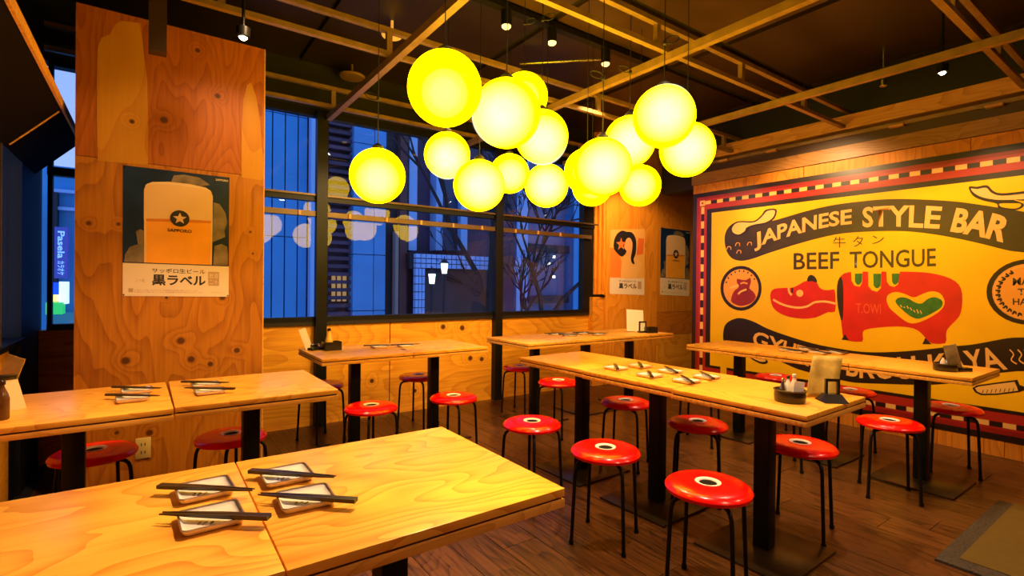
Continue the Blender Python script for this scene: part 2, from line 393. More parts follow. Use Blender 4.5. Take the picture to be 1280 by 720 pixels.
M_PIL2 = wood('pillar_plywood_upper', (.28, .06, .004), (.48, .125, .007), 'z', 1.5, .5, rnd=False,
              knots=[pk(247, 63, .014), pk(165, 152, .014), pk(205, 150, .02), pk(272, 120, .016)])
M_PIL3 = wood('pillar_pale_veneer', (.48, .17, .008), (.60, .26, .014), 'z', .7, .5, rnd=False, streak=.2, knots=[pk(165, 152, .013)])
boxo('panel', (px0, px1, PP, PP + .02, 0, zsm - .003), M_PIL1, pil, world=True)
boxo('panel', (px0, px1, PP, PP + .02, zsm, ptop), M_PIL2, pil, world=True)
def flat_y(name, pts, Y, material, parent, th=.0015, sub=0, closed=True):
    if sub: pts = smooth_loop(pts, sub)
    bm = poly(B(), [on_y(x, y, Y) for x, y in pts], th, (0, 1, 0))
    return finish(name, bm, material, parent, world=True)
flat_y('veneer_patch', [(122, 201), (121, 150), (121, 100), (122, 60), (127, 47), (137, 43), (144, 30), (152, 26), (176, 29), (178, 50), (180, 70), (184, 100), (185, 150), (185, 206)], PP - .0015, M_PIL3, pil)
flat_y('veneer_patch', [(302, 222), (302, 160), (304, 125), (309, 106), (314, 103), (320, 120), (325, 150), (329, 200), (329.5, 226)], PP - .0015, M_PIL3, pil)
boxo('edge_batten', (px1 - .004, px1 + .002, PP - .001, PP + .03, 0, ptop), M_EDGE2, pil, world=True)

# windows: frames, posts, rails, panes
wn = empty('window_1', kind='structure')
def fr(b, m_=M_FRAME, n='frame', p=wn): return boxo(n, b, m_, p)
fr((-.56, 4.62, WY - .02, WY + .06, .895, .935))
fr((-.56, 4.62, WY, WY + .08, 2.665, 2.73))
for px in (401, 622):
    x = on_y(px, 300, WY - .03).x
    fr((x - .045, x + .045, WY - .075, WY - .003, 0.0, 2.70), n='post')
xr = on_y(736, 300, WY).x
fr((xr - .10, xr + .13, WY - .02, WY + .07, .93, 2.70), n='post')
fr((-.50 - .06, -.535, WY - .01, WY + .05, .93, 2.70), n='post')
rz1 = on_y(500, 256.5, WY).z
fr((-.56, 4.66, WY - .035, WY + .03, rz1 - .045, rz1 + .01), M_FRAME, 'rail')
fr((.6, 4.66, WY - .05, WY - .036, rz1 - .002, rz1 + .014), M_RAIL, 'rail_lip')
rz2 = on_y(500, 277, WY).z
fr((.6, 4.4, WY - .05, WY + .01, rz2 - .022, rz2 + .022), M_RAIL, 'rail')
for px in (374, 437, 483, 526, 566, 602, 644, 672, 700):
    p = on_y(px, 300, WY - .05)
    fr((p.x - .01, p.x + .01, WY - .062, WY - .05, rz2 - .02, rz2 + .02), M_PLANKL, 'clip')
edges = [-.535, on_y(401, 300, WY).x, on_y(622, 300, WY).x, xr - .1]
for i in range(3):
    fr((edges[i], edges[i + 1], WY + .024, WY + .028, .93, rz1 - .04), M_GLASS, 'pane')
    fr((edges[i], edges[i + 1], WY + .024, WY + .028, rz1, 2.67), M_GLASS, 'pane')
tw = boxo('trim_1', (.62, 4.4, WY - .02, WY, .865, .897), mat('trim_dark', (.02, .012, .008), .5), kind='structure')

# left soffit over the wall: slanted underside panel with a wooden edge bead
so = empty('slanted_overhead_panel', (LX + .1, 2.5, 2.0), label='dark slanted overhead panel with thin wooden edge, top left above wall', cat='panel')
sxr = -.383; szr = 2.13
def prism_y(name, sec, y0, y1, m_, par):
    bm = B(); A = [bm.verts.new((x, y0, z)) for x, z in sec]; C = [bm.verts.new((x, y1, z)) for x, z in sec]
    bm.faces.new(A); bm.faces.new(C[::-1])
    for i in range(len(sec)): bm.faces.new((A[i], A[(i + 1) % len(sec)], C[(i + 1) % len(sec)], C[i]))
    return finish(name, bm, m_, par, world=True)
M_SOF = mat('dark_brown_soffit', (.006, .0025, .0012), .85, spec=.12)
prism_y('panel', [(sxr, szr), (LX + .002, 1.90), (LX + .002, 1.94), (sxr, szr + .04)], -.9, 4.38, M_SOF, so)
prism_y('edge_bead', [(sxr - .002, szr - .006), (sxr + .008, szr - .002), (sxr + .008, szr + .045), (sxr - .002, szr + .045)], -.9, 4.37, M_EDGE2, so)
p1 = on_y(85, 158, 3.55); 
tube_b = tube(B(), [(sxr - .01, 3.55, szr - .016), (LX + .02, 3.55, 1.91)], .004, 6)
finish('cross_bead', tube_b, M_EDGE2, so, world=True)

# raised step / doormat at lower right
mt = empty('entrance_mat', (3.6, .5, 0), label='olive floor mat with dark granular border at lower right', cat='mat')
c = [on_z(*q, .012) for q in ((1165, 700), (1245, 632))]
mx0, my1 = 2.905, .757
boxo('border', (mx0, 4.02, -.3, my1, .0008, .012), mat('pebbled_border', (.045, .032, .018), .6, noise=.8, nscale=120, bump=.8, bscale=160), mt, world=True)
boxo('surface', (mx0 + .09, 4.02, -.3, my1 - .065, .012, .016), mat('olive_mat', (.11, .066, .008), .5, noise=.1, nscale=30), mt, world=True)

# ================================================================== CEILING LATTICE
def beam(name, x0, x1, y0, y1, z0, z1, par): return boxo(name, (x0, x1, y0, y1, z0, z1), M_STEEL, par, world=True)
names = ['long steel ceiling beam left of the yellow globes, running to the window post', 'long steel ceiling beam crossing above the middle of the yellow globes', 'long steel ceiling beam right of the globes, nearest the mural']
for x, lab in zip((1.245, 2.61, 3.925), names):
    bo = boxo('steel_beam', (x - .022, x + .022, -1.0, 4.5, 2.625, 2.672), M_STEEL)
    tag(bo, lab, 'beam', 'steel ceiling beams')
TR = [(.855, 'steel ladder truss over the upper right corner, nearest the camera'), (2.03, 'steel ladder truss crossing over the middle of the room'),
      (3.11, 'steel ladder truss behind the yellow globes'), (4.32, 'steel ladder truss just in front of the windows')]
for y, lab in TR:
    x1 = MX + .2 if y < 3.4 else 4.5
    t_ = empty('steel_truss', (2.5, y, 2.68), label=lab, cat='truss', group='ladder trusses under the ceiling')
    beam('lower_chord', -.55, x1, y - .018, y + .018, 2.676, 2.706, t_)
    beam('upper_chord', -.55, x1, y - .018, y + .018, 2.825, 2.855, t_)
    x = .30 if y > 2.5 else .65
    while x < x1:
        beam('strut', x - .018, x + .018, y - .016, y + .016, 2.7065, 2.8245, t_); x += .93
hb = empty('hanging_post', on_y(197, 67, 2.93), label='short square steel post hanging in front of the plywood pillar', cat='post')
boxo('post', (-.035, .035, -.03, .03, 0, CZ - hb.location.z - .002), mat('dark_brown_steel', (.05, .022, .008), .5), hb)
# track with three can spots
trk = tag(boxo('lighting_track', (1.2, 3.6, 2.80, 2.86, 3.075, 3.118), M_BLACK), 'black lighting track on the ceiling carrying three can spots', 'track')
for i, (px, py, lab) in enumerate(((633, 25, 'leftmost of three black can spotlights on the ceiling track'), (690, 46, 'middle of three black can spotlights on the ceiling track'), (757, 73, 'rightmost of three black can spotlights on the ceiling track'))):
    p = on_y(px, py, 2.83)
    s_ = empty('can_spotlight', (p.x, 2.83, p.z - .06), label=lab, cat='spotlight', group='can spotlights on the track')
    finish('housing', lathe(B(), [(.034, .02), (.036, .022), (.036, .13), (.01, .135), (.01, 3.075 - p.z + .06)], 20), M_BLACK, s_, True)
    finish('lamp', lathe(B(), [(.0, .0), (.02, .002), (.031, .012), (.032, .0215), (0, .0216)], 16), mat('warm_lamp_face', (.9, .6, .3), .3, emit=(1, .62, .18), es=2.2), s_, True)
# bright small downlights (star shaped glare in the photo)
for p, lab in ((on_y(304, 47, 2.95), 'bright round downlight above the tall plywood pillar'), (on_x(1178, 91, 4.35), 'bright round downlight above the mural')):
    s_ = empty('downlight', p, label=lab, cat='downlight', group='bright downlights')
    finish('housing', lathe(B(), [(.022, .0), (.032, .004), (.034, .05), (.008, .06), (.008, CZ - p.z)], 20), M_BLACK, s_, True)
    finish('lamp', lathe(B(), [(0, -.012), (.012, -.010), (.020, 0), (0, .0005)], 16), mat('bright_lamp_face', (1, .9, .7), .3, emit=(1, .82, .5), es=40), s_, True)
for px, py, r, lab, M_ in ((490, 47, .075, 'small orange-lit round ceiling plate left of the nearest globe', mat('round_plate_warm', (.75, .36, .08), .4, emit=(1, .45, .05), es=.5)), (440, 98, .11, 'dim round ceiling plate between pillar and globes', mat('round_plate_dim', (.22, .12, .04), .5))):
    p = on_z(px, py, 3.0)
    d_ = tag(finish('ceiling_plate', lathe(B(), [(0, 0), (r * .5, 0), (r * .9, .006), (r, .02), (r * .6, .03), (.01, .035), (.01, CZ - 3.0)], 28), M_, None, True), lab, 'ceiling fixture')
    d_.location = p
p = on_y(1104, 108, 1.6); p.z = min(p.z, 2.9)
sp = empty('bracket_lamp', p, label='small unlit chrome lamp on bracket under the right-hand ceiling beam', cat='lamp')
finish('shade', lathe(B(), [(.022, 0), (.026, .004), (.024, .045), (.008, .055), (.006, CZ - p.z)], 16), M_CHROME, sp, True)
# conduit rod across ceiling
tag(finish('conduit_rod', tube(B(), [on_z(650, 80, 3.03), on_z(757, 74, 3.03)], .009, 8), M_CHROME, None, True), 'thin shiny conduit rod running between ceiling cords and can spotlight', 'rod')

# ================================================================== GLOBES
def globe_mats():
    M = bpy.data.materials.new('yellow_opal_glass'); M.use_nodes = True; t = M.node_tree; t.nodes.clear()
    o = t.nodes.new('ShaderNodeOutputMaterial'); mx = t.nodes.new('ShaderNodeMixShader'); tr = t.nodes.new('ShaderNodeBsdfTransparent'); em = t.nodes.new('ShaderNodeEmission')
    em.inputs[0].default_value = (1, .60, .0, 1); em.inputs[1].default_value = GLOBE_E; mx.inputs[0].default_value = .9
    t.links.new(tr.outputs[0], mx.inputs[1]); t.links.new(em.outputs[0], mx.inputs[2]); t.links.new(mx.outputs[0], o.inputs[0])
    G = bpy.data.materials.new('hot_centre_glow'); G.use_nodes = True; t = G.node_tree; t.nodes.clear()  # emissive volume added to whiten globe centres, as a bulb inside would
    o = t.nodes.new('ShaderNodeOutputMaterial'); tr = t.nodes.new('ShaderNodeBsdfTransparent'); e2 = t.nodes.new('ShaderNodeEmission')
    e2.inputs[0].default_value = (1, .95, .75, 1); e2.inputs[1].default_value = 9
    t.links.new(tr.outputs[0], o.inputs[0]); t.links.new(e2.outputs[0], o.inputs['Volume'])
    return M, G
M_GLOBE, M_GLOW = globe_mats()
GR = .15
def sphere_mesh(name, r, m_):
    bm = B(); bmesh.ops.create_uvsphere(bm, u_segments=40, v_segments=24, radius=r)
    me = bpy.data.meshes.new(name); bm.to_mesh(me); bm.free()
    for q in me.polygons: q.use_smooth = True
    me.materials.append(m_); return me
me_shell = sphere_mesh('globe_shell', GR, M_GLOBE); me_glow = [sphere_mesh('inner_glow', r, M_GLOW) for r in (.138, .118, .095, .068)]
globes = [  # px, py, radius px, glow strength step, glow offset (toward room side), label
    (556, 111, 46, 0, (0, 0, -.02), 'largest and nearest yellow globe lamp, hanging highest at the left of the cluster'),
    (633, 142, 42.5, 2, (-.02, -.0, -.01), 'large yellow globe lamp right of the highest one, overlapping a globe behind'),
    (655, 121, 29.5, 0, (0, 0, 0), 'yellow globe lamp mostly hidden behind the large one at centre left'),
    (677, 171, 33, 2, (.01, 0, -.02), 'yellow globe lamp at the right lower side of the centre-left pair'),
    (559, 194, 28.5, 2, (.0, 0, -.02), 'small yellow globe lamp directly below the highest globe'),
    (599, 232, 32, 2, (.01, 0, -.0), 'yellow globe lamp lowest of the left group, beside the small half-hidden one'),
    (637, 217, 24.5, 1, (.01, 0, -.01), 'small yellow globe lamp half hidden behind the lowest left one'),
    (683, 232, 27, 2, (.0, 0, .0), 'small yellow globe lamp alone at the middle bottom of the cluster'),
    (472, 220, 34, 1, (.0, 0, -.02), 'leftmost yellow globe lamp, hanging alone before the window'),
    (753, 209, 36, 2, (.01, 0, .0), 'large yellow globe lamp at the front of the right group'),
    (734, 214, 28.5, 0, (0, 0, 0), 'yellow globe lamp peeking out left behind the large right-group one'),
    (740, 233, 24.5, 0, (0, 0, 0), 'yellow globe lamp peeking out below the large right-group one'),
    (787, 177, 31.5, 2, (.01, 0, 0), 'yellow globe lamp in the middle of the right group, below the topmost'),
    (830, 146, 38, 2, (.01, 0, .02), 'topmost yellow globe lamp of the right group'),
    (859, 187, 33.5, 2, (.01, 0, 0), 'rightmost yellow globe lamp, against the mural wall'),
    (800, 232, 25.5, 1, (-.01, 0, 0), 'small yellow globe lamp lowest at the right, above the posters'),
]
M_CORD = mat('black_cord', (.012, .010, .008), .5)
for gi, (px, py, rp_, gl, off, lab) in enumerate(globes):
    dep = F_PX * GR / rp_
    p = at_depth(px, py, dep)
    g = empty('globe_lamp', p, label=lab, cat='lamp', group='yellow globe lamps')
    sh = bpy.data.objects.new('globe_shell', me_shell); COL.objects.link(sh); sh.parent = g
    for k in range([2, 3, 4][gl]):
        ig = bpy.data.objects.new('inner_glow', me_glow[(4 - [2, 3, 4][gl]) + k]); COL.objects.link(ig); ig.parent = g; ig.location = off
    top = CZ - p.z
    cdo = finish('cord', tube(B(), [(0, 0, GR + .02), (0, 0, top - .001)], .0025, 6), M_CORD, g)
    finish('cap', lathe(B(), [(.03, GR - .005), (.03, GR + .012), (.008, GR + .03)], 16), M_CORD, g, True)
    if gi in (0, 1, 2, 3, 8, 9, 12, 13):        # spare cord tied in a loop
        zz = {0: .30, 1: .36, 2: .30, 3: .5, 8: .26, 9: .30, 12: .25, 13: .2}[gi]; sd = -1 if gi in (8, 9, 12) else 1
        pts = []
        for k in range(17):
            a_ = 2 * math.pi * k / 16
            pts.append((sd * (.035 + .035 * -math.cos(a_)) * .82, -(.035 + .035 * -math.cos(a_)) * .57 * sd, GR + zz + .022 + .018 * math.sin(a_) + .25 * (.035 - .035 * math.cos(a_))))
        finish('cord_loop', tube(B(), pts, .0028, 6, False), M_CORD, cdo, True)
        finish('cord_knot', lathe(B(), [(0, GR + zz - .002), (.009, GR + zz + .006), (.010, GR + zz + .02), (0, GR + zz + .03)], 10), M_CORD, cdo, True)

# ================================================================== TABLES
TZ = .735
def make_table(wx, wy, mtop):
    t_ = empty('dining_table')
    hx, hy = wx / 2 - .0015, wy / 2 - .0015
    finish('tabletop', box(B(), -hx, hx, -hy, hy, TZ - .020, TZ, .0015), mtop, t_, True)
    finish('glue_gap', box(B(), -hx + .006, hx - .006, -hy + .006, hy - .006, TZ - .026, TZ - .0202), M_GAP, t_)
    finish('lower_board', box(B(), -hx, hx, -hy, hy, TZ - .046, TZ - .0262, .001), M_EDGE2, t_, True)
    finish('post', box(B(), -.036, .036, -.036, .036, .0125, TZ - .052, .004), M_BLACK, t_, True)
    finish('top_bracket', box(B(), -.14, .14, -.14, .14, TZ - .052, TZ - .0462, .001), M_BLACK, t_, True)
    finish('base_plate', box(B(), -.235, .235, -.22, .22, .0012, .012, .002), M_BASE, t_, True)
    return t_
protoX = make_table(.64, .65, M_TABLE); protoY = make_table(.60, .62, M_TABLE_Y)
usedX = usedY = False
def place(proto, x, y, rz, lab, grp):
    global usedX, usedY
    flag = usedX if proto is protoX else usedY
    o = proto if not flag else copy_tree(proto)
    if proto is protoX: usedX = True
    else: usedY = True
    o.location = (x, y, 0); o.rotation_euler = (0, 0, rz); tag(o, lab, 'table', grp); return o
R1 = math.radians(.6)
place(protoX, .195 + .32, 1.262, 0, 'plywood table with two plates, right half of the nearest table row', 'plywood tables')
place(protoX, .195 - .32, 1.265, 0, 'plywood table with two plates, left half of the nearest table row', 'plywood tables')
place(protoX, .398, 2.722, math.radians(.5), 'plywood table before the tall pillar, right half of the left-hand row', 'plywood tables')
place(protoX, -.2475, 2.70, math.radians(1.2), 'plywood table against the left wall, with napkin holder on it', 'plywood tables')
place(protoX, .91 + .32, 3.72, 0, 'plywood table at window with condiment basket and two plates', 'plywood tables')
place(protoX, .91 + .96 + .002, 3.72, 0, 'plywood table at window between the basket table and the steel post', 'plywood tables')
for k, lab in enumerate(('plywood table by window just right of the steel post, back row', 'plywood table in middle of the back row beneath the posters', 'plywood table at right end of back row, menu stand on it')):
    place(protoX, 2.56 + .32 + .612 * k, 3.71, 0, lab, 'plywood tables') if False else place(protoX, 2.575 + .32 + .641 * k, 3.70, 0, lab, 'plywood tables')
for k, lab in enumerate(('nearest table of long centre row, condiment tray and menu on it', 'middle table of the long centre row with plates and chopsticks', 'farthest table of the long centre row, bare top')):
    place(protoY, 2.365, 1.255 + .622 * k, math.radians(1.5), lab, 'plywood tables')
for k, lab in enumerate(('nearest table along the mural with condiment tray and menu', 'middle table along the mural with plates on it', 'farthest table along the mural, bare, by the border corner')):
    place(protoY, 4.05, 1.13 + .622 * k, 0, lab, 'plywood tables')

# ================================================================== STOOLS
def make_stool():
    s_ = empty('stool'); R_ = .168; H = .445
    st_ = finish('seat', lathe(B(), [(.05, H - .006), (.050, H + .002), (.10, H + .004), (R_ - .025, H), (R_ - .008, H - .008), (R_, H - .020), (R_ - .003, H - .033), (R_ - .02, H - .038), (.05, H - .036), (.05, H - .010)], 40, cap=False), M_RED, s_, True)
    finish('seat_ring', lathe(B(), [(.049, H + .001), (.050, H + .0045), (.045, H + .0055), (.037, H + .003), (.034, H - .001), (.034, H - .006), (.036, H - .006), (.048, H - .006), (.049, H + .001)], 32, cap=False), M_RING, st_, True)
    finish('hole', lathe(B(), [(0, H - .0035), (.0335, H - .002), (.0335, H - .007), (0, H - .008)], 24), M_HOLE, s_, True)
    finish('underside_pan', lathe(B(), [(0, H - .044), (.13, H - .043), (.148, H - .0385), (.03, H - .038), (0, H - .038)], 32), M_BLACK, s_, True)
    for k in range(4):
        a_ = math.pi / 4 + k * math.pi / 2; c_, s2 = math.cos(a_), math.sin(a_)
        pr = [(.06, H - .052), (.115, H - .052), (.135, H - .055), (.150, H - .066), (.158, H - .085), (.162, H - .12), (.178, .005)]
        lg = finish('leg', tube(B(), [(r * c_, r * s2, z) for r, z in pr], .0085, 10), M_BLACK, s_, True)
        finish('rubber_foot', tube(B(), [(.1783 * c_, .1783 * s2, 0.0005), (.1778 * c_, .1778 * s2, .018)], .0115, 10), M_BLACK, lg, True)
    ring = [(.150 * math.cos(2 * math.pi * k / 32), .150 * math.sin(2 * math.pi * k / 32), .30 - 0.19) for k in range(33)]
    return s_
stool0 = make_stool()
stools = [
    (1.835, 1.204, 20, 'red round stool nearest the camera, left side of the centre row'),
    (1.813, 1.749, 28, 'red round stool second nearest on the left side of the centre row'),
    (1.806, 2.326, 12, 'red round stool farthest on the left side of the centre row'),
    (2.700, 1.252, 15, 'red round stool half behind the nearest post of the centre row'),
    (2.620, 1.792, 32, 'red round stool between first and second posts, right side of centre row'),
    (2.674, 2.395, 25, 'red round stool under the far part of centre row, right side'),
    (3.612, 1.164, 30, 'red round stool on the aisle side of the nearest mural table'),
    (4.420, 1.075, 25, 'red round stool between the nearest mural table and the mural'),
    (4.440, 1.690, 40, 'red round stool before the mural, partly hidden by the condiment menu'),
    (4.560, 2.330, 10, 'red round stool at the mural seen just over the centre row'),
    (1.754, 3.166, 30, 'red round stool before the window table, under its right end'),
    (1.170, 3.204, 20, 'red round stool before the window table, beside the basket end'),
    (1.898, 4.050, 35, 'red round stool against window wall behind the right post of the window table'),
    (1.100, 4.110, 20, 'red round stool in the corner behind the left end of window table'),
    (2.931, 3.973, 25, 'red round stool just right of the black window post'),
    (2.760, 3.204, 15, 'red round stool in front of the back row beneath the posters'),
    (-.208, 3.055, 15, 'red round stool left of the wall outlet, behind the left-hand row'),
    (.348, 2.990, 30, 'red round stool right of the wall outlet, behind the left-hand row'),
    (3.560, 1.800, 35, 'red round stool hidden beneath the centre row, only legs showing'),
    (3.560, 2.420, 20, 'red round stool deep beneath the far centre row, only legs showing'),
]
for i, (x, y, a_, lab) in enumerate(stools):
    o = stool0 if i == 0 else copy_tree(stool0)
    o.location = (x, y, 0); o.rotation_euler = (0, 0, math.radians(a_)); tag(o, lab, 'stool', 'red round stools')

# ================================================================== PLACE SETTINGS
def rrect(hx, hy, r, n=4):
    out = []
    for cx_, cy_, a0 in ((hx - r, hy - r, 0), (-hx + r, hy - r, 90), (-hx + r, -hy + r, 180), (hx - r, -hy + r, 270)):
        for k in range(n + 1):
            a_ = math.radians(a0 + 90 * k / n); out.append((cx_ + r * math.cos(a_), cy_ + r * math.sin(a_)))
    return out
def make_plate():
    p_ = empty('small_plate'); bm = B(); loops = []
    for hx, r, z in ((.046, .008, .0), (.052, .010, .003), (.0575, .012, .013), (.0565, .012, .0145), (.050, .010, .008), (.046, .009, .0062)):
        loops.append([bm.verts.new((x, y, z)) for x, y in rrect(hx, hx, r)])
    for A, C in zip(loops, loops[1:]):
        n = len(A)
        for k in range(n): bm.faces.new((A[k], A[(k + 1) % n], C[(k + 1) % n], C[k]))
    bm.faces.new(loops[0][::-1]); bm.faces.new(loops[-1])
    dsh = finish('dish', bm, M_PLATE, p_, True)
    bm = B(); a1 = [bm.verts.new((x, y, .0150)) for x, y in rrect(.0575, .0575, .012)]; a2 = [bm.verts.new((x, y, .0153)) for x, y in rrect(.0545, .0545, .011)]
    for k in range(len(a1)): bm.faces.new((a1[k], a1[(k + 1) % len(a1)], a2[(k + 1) % len(a2)], a2[k]))
    finish('rim_line', bm, M_PLATEL, dsh)
    bm = B()
    for (x, y, s_) in ((-.018, -.026, .010), (-.006, -.03, .008), (-.026, -.018, .007)):
        tube(bm, [(x, y, .0072), (x + s_ * .4, y + s_, .0072), (x + s_, y + s_ * 1.2, .0072)], .0010, 5)
    finish('brush_marks', bm, M_PLATEL, dsh)
    bm = poly(B(), [(.030, -.049, .0080), (.046, -.047, .0080), (.047, -.02, .0080), (.040, -.03, .0080)])
    finish('green_glaze', bm, M_PLATEG, dsh)
    return p_
plate0 = make_plate(); puse = False
stick_mesh = None
def stick_obj():
    global stick_mesh
    if stick_mesh is None:
        bm = B(); n = 4; A = []
        for t_, r in ((-.115, .0042), (-.02, .0040), (.05, .0030), (.115, .0013)):
            A.append([bm.verts.new((t_, r * a, r * b_)) for a, b_ in ((1, 1), (-1, 1), (-1, -1), (1, -1))])
        for P, Q in zip(A, A[1:]):
            for k in range(4): bm.faces.new((P[k], P[(k + 1) % 4], Q[(k + 1) % 4], Q[k]))
        bm.faces.new(A[0][::-1]); bm.faces.new(A[-1])
        o = finish('chopstick', bm, M_STICK); stick_mesh = o.data; return o
    o = bpy.data.objects.new('chopstick', stick_mesh); COL.objects.link(o); return o
def setting(x, y, rz, ang, lab, where, sx=0, sy=0, grp='small square plates', sticks=True, z=TZ):
    """plate at (x,y) turned rz; chopsticks pointing (tips) along ang, centred with an offset"""
    global puse
    o = plate0 if not puse else copy_tree(plate0); puse = True
    o.location = (x, y, z + .0004); o.rotation_euler = (0, 0, math.radians(rz)); tag(o, lab, 'plate', grp)
    if not sticks: return
    for s_ in (-1, 1):
        c_ = stick_obj(); a_ = math.radians(ang); nx_, ny_ = -math.sin(a_), math.cos(a_)
        c_.location = (x + sx + nx_ * .0048 * s_, y + sy + ny_ * .0048 * s_, z + .0197)
        c_.rotation_euler = (0, 0, a_)
        nearer = (Vector((nx_, ny_, 0)) * s_).dot(_F) < 0
        tag(c_, ('nearer' if nearer else 'farther') + ' dark chopstick of pair on ' + where, 'chopstick', 'chopsticks on the plates')
tl = lambda p, q: math.degrees(math.atan2(q[1] - p[1], q[0] - p[0]))
def mid(p, q): return ((p[0] + q[0]) / 2, (p[1] + q[1]) / 2)
# nearest table row: thick end -> tip, from the photograph
for (c_, a, b_, rz, lab, where) in (
        ((256, 612), (196, 607), (320, 612), 3, 'small white square plate, back left of four on nearest table row', 'the back left plate of nearest row'),
        ((264, 647), (340, 646), (198, 641), 2, 'small white square plate, front left of four on nearest table row', 'the front left plate of nearest row'),
        ((358, 594), (307.5, 588), (424, 596), 0, 'small white square plate, back right of four on nearest table row', 'the back right plate of nearest row'),
        ((382, 623), (450, 625.5), (320, 616.7), -3, 'small white square plate, front right of four on nearest table row', 'the front right plate of nearest row')):
    P = on_z(*c_, TZ + .008); A = on_z(*a, TZ + .02); C_ = on_z(*b_, TZ + .02); M2 = (A + C_) / 2
    setting(P.x, P.y, rz, tl(A, C_), lab, where, M2.x - P.x, M2.y - P.y)
for (px, py, ang, lab, where) in ((171, 488, -40, 'small plate at back of the left-hand table, left of table seam', 'the back plate left of the seam'),
                                  (166, 498, -38, 'small plate at front of the left-hand table, left of table seam', 'the front plate left of the seam'),
                                  (257, 481, -38, 'small plate at back of the pillar table, right of table seam', 'the back plate right of the seam'),
                                  (262, 489, 142, 'small plate at front of the pillar table, right of table seam', 'the front plate right of the seam')):
    P = on_z(px, py, TZ + .008); setting(P.x, P.y, 2, ang, lab, where, .0, .012)
for k, (a, b_, nm) in enumerate((((200, 175), (235, 240), 'far left'), ((400, 150), (440, 215), 'far right'), ((490, 230), (530, 300), 'middle left'),
                                 ((630, 190), (760, 260), 'middle right'), ((770, 255), (900, 340), 'near left'), ((920, 235), (1060, 315), 'near right'))):
    A = on_z(740 + a[0] / 7.11, 430 + a[1] / 7.11, TZ + .02); C_ = on_z(740 + b_[0] / 7.11, 430 + b_[1] / 7.11, TZ + .02)
    P = (A + C_) / 2
    P = on_z(*[(770, 459.5), (800, 457), (812, 468.5), (838, 463.5), (858, 475.5), (883, 470.5)][k], TZ + .01)
    setting(P.x, P.y, 0, tl(C_, A), 'small plate %s of six on the long centre row' % nm, 'the %s plate of the centre row' % nm)
for px, py, ang, lab, where in ((474, 433, -20, 'small plate on window table nearer the basket', 'the window table plate near basket'), (507, 432, -10, 'small plate on window table nearer the right post', 'the window table plate near right post')):
    P = on_z(px, py, TZ + .01); setting(P.x, P.y, 0, ang, lab, where)
for k, (px, py) in enumerate(((694, 417.5), (712, 419), (729, 416.5), (748, 417.5))):
    nm = ('leftmost', 'second from left', 'third from left', 'rightmost')[k]
    P = on_z(px, py, TZ + .01); setting(P.x, P.y, 0, -15, 'small plate %s of four on the back row beneath the posters' % nm, 'the %s plate of the back row' % nm)
for k, (px, py) in enumerate(((985, 437.5), (996, 439), (1010, 436.5), (1024, 440.5), (1046, 440.5))):
    nm = ('farthest', 'second farthest', 'middle', 'second nearest', 'nearest')[k]
    P = on_z(px, py, TZ + .01); setting(P.x, P.y, 0, 60, 'small plate %s of five on the row along the mural' % nm, 'the %s plate along the mural' % nm)

# ================================================================== CONDIMENTS AND MENUS
def bottle(loc, h, r, body, capm, lab, grp='condiment bottles', neck=.35):
    b_ = empty('condiment_bottle', loc, label=lab, cat='bottle', group=grp)
    finish('body', lathe(B(), [(0, 0), (r * .9, 0), (r, .004), (r, h * (1 - neck) * .8), (r * .8, h * (1 - neck)), (r * .38, h * .82), (r * .36, h * .88), (0, h * .88)], 20), body, b_, True)
    finish('cap', lathe(B(), [(0, h * .881), (r * .5, h * .882), (r * .5, h * .97), (r * .3, h), (0, h)], 16), capm, b_, True)
    return b_
M_TRAY = mat('black_lacquer_basket', (.014, .010, .007), .25, coat=.3)
M_SALT = mat('pale_plastic', (.85, .72, .60), .35); M_SAUCE = mat('amber_sauce', (.55, .30, .03), .2); M_DARKB = mat('soy_dark', (.03, .01, .005), .15)
def tray(loc, r, h, lab, square=None, rz=0):
    t_ = empty('condiment_tray', loc, rz, label=lab, cat='tray', group='black condiment trays')
    if square:
        bm = B(); hx, hy = square; loops = []
        for (i_, z) in ((0, 0), (.0, h), (.004, h), (.004, .005)):
            loops.append([bm.verts.new((x, y, z)) for x, y in rrect(hx - i_, hy - i_, .008)])
        for A, C_ in zip(loops, loops[1:]):
            for k in range(len(A)): bm.faces.new((A[k], A[(k + 1) % len(A)], C_[(k + 1) % len(A)], C_[k]))
        bm.faces.new(loops[0][::-1]); bm.faces.new(loops[-1])
        finish('shell', bm, M_TRAY, t_, True)
    else:
        finish('shell', lathe(B(), [(0, 0), (r * .93, 0), (r, .006), (r * 1.02, h * .6), (r, h), (r - .004, h), (r - .006, .006), (0, .005)], 32), M_TRAY, t_, True)
        finish('rim', lathe(B(), [(r - .005, h), (r + .003, h), (r + .004, h + .005), (r - .004, h + .006), (r - .005, h)], 32, cap=False), M_TRAY, t_, True)
    return t_
P = on_z(993, 503, TZ); cB = Vector((P.x, P.y + .02, TZ + .0005))
tray(cB, .062, .048, 'round black condiment tray at the near end of the centre row')
bottle(cB + Vector((.012, -.012, .006)), .115, .016, M_SALT, M_SALT, 'pale pepper bottle in the tray at near end of centre row')
bottle(cB + Vector((-.022, .018, .006)), .095, .014, M_CHROME, M_CHROME, 'small shiny shaker in tray at near end of centre row')
bottle(cB + Vector((.03, .022, .006)), .10, .015, M_WHITE, M_DARKB, 'white bottle with dark cap in tray at near end of centre row')
nap = boxo('paper_napkin', (-.002, .002, -.022, .022, 0, .085), M_WHITE); nap.location = cB + Vector((-.01, -.035, .008)); nap.rotation_euler = (.12, .0, .9)
tag(nap, 'white folded paper slip standing in round condiment tray of centre row', 'napkin')

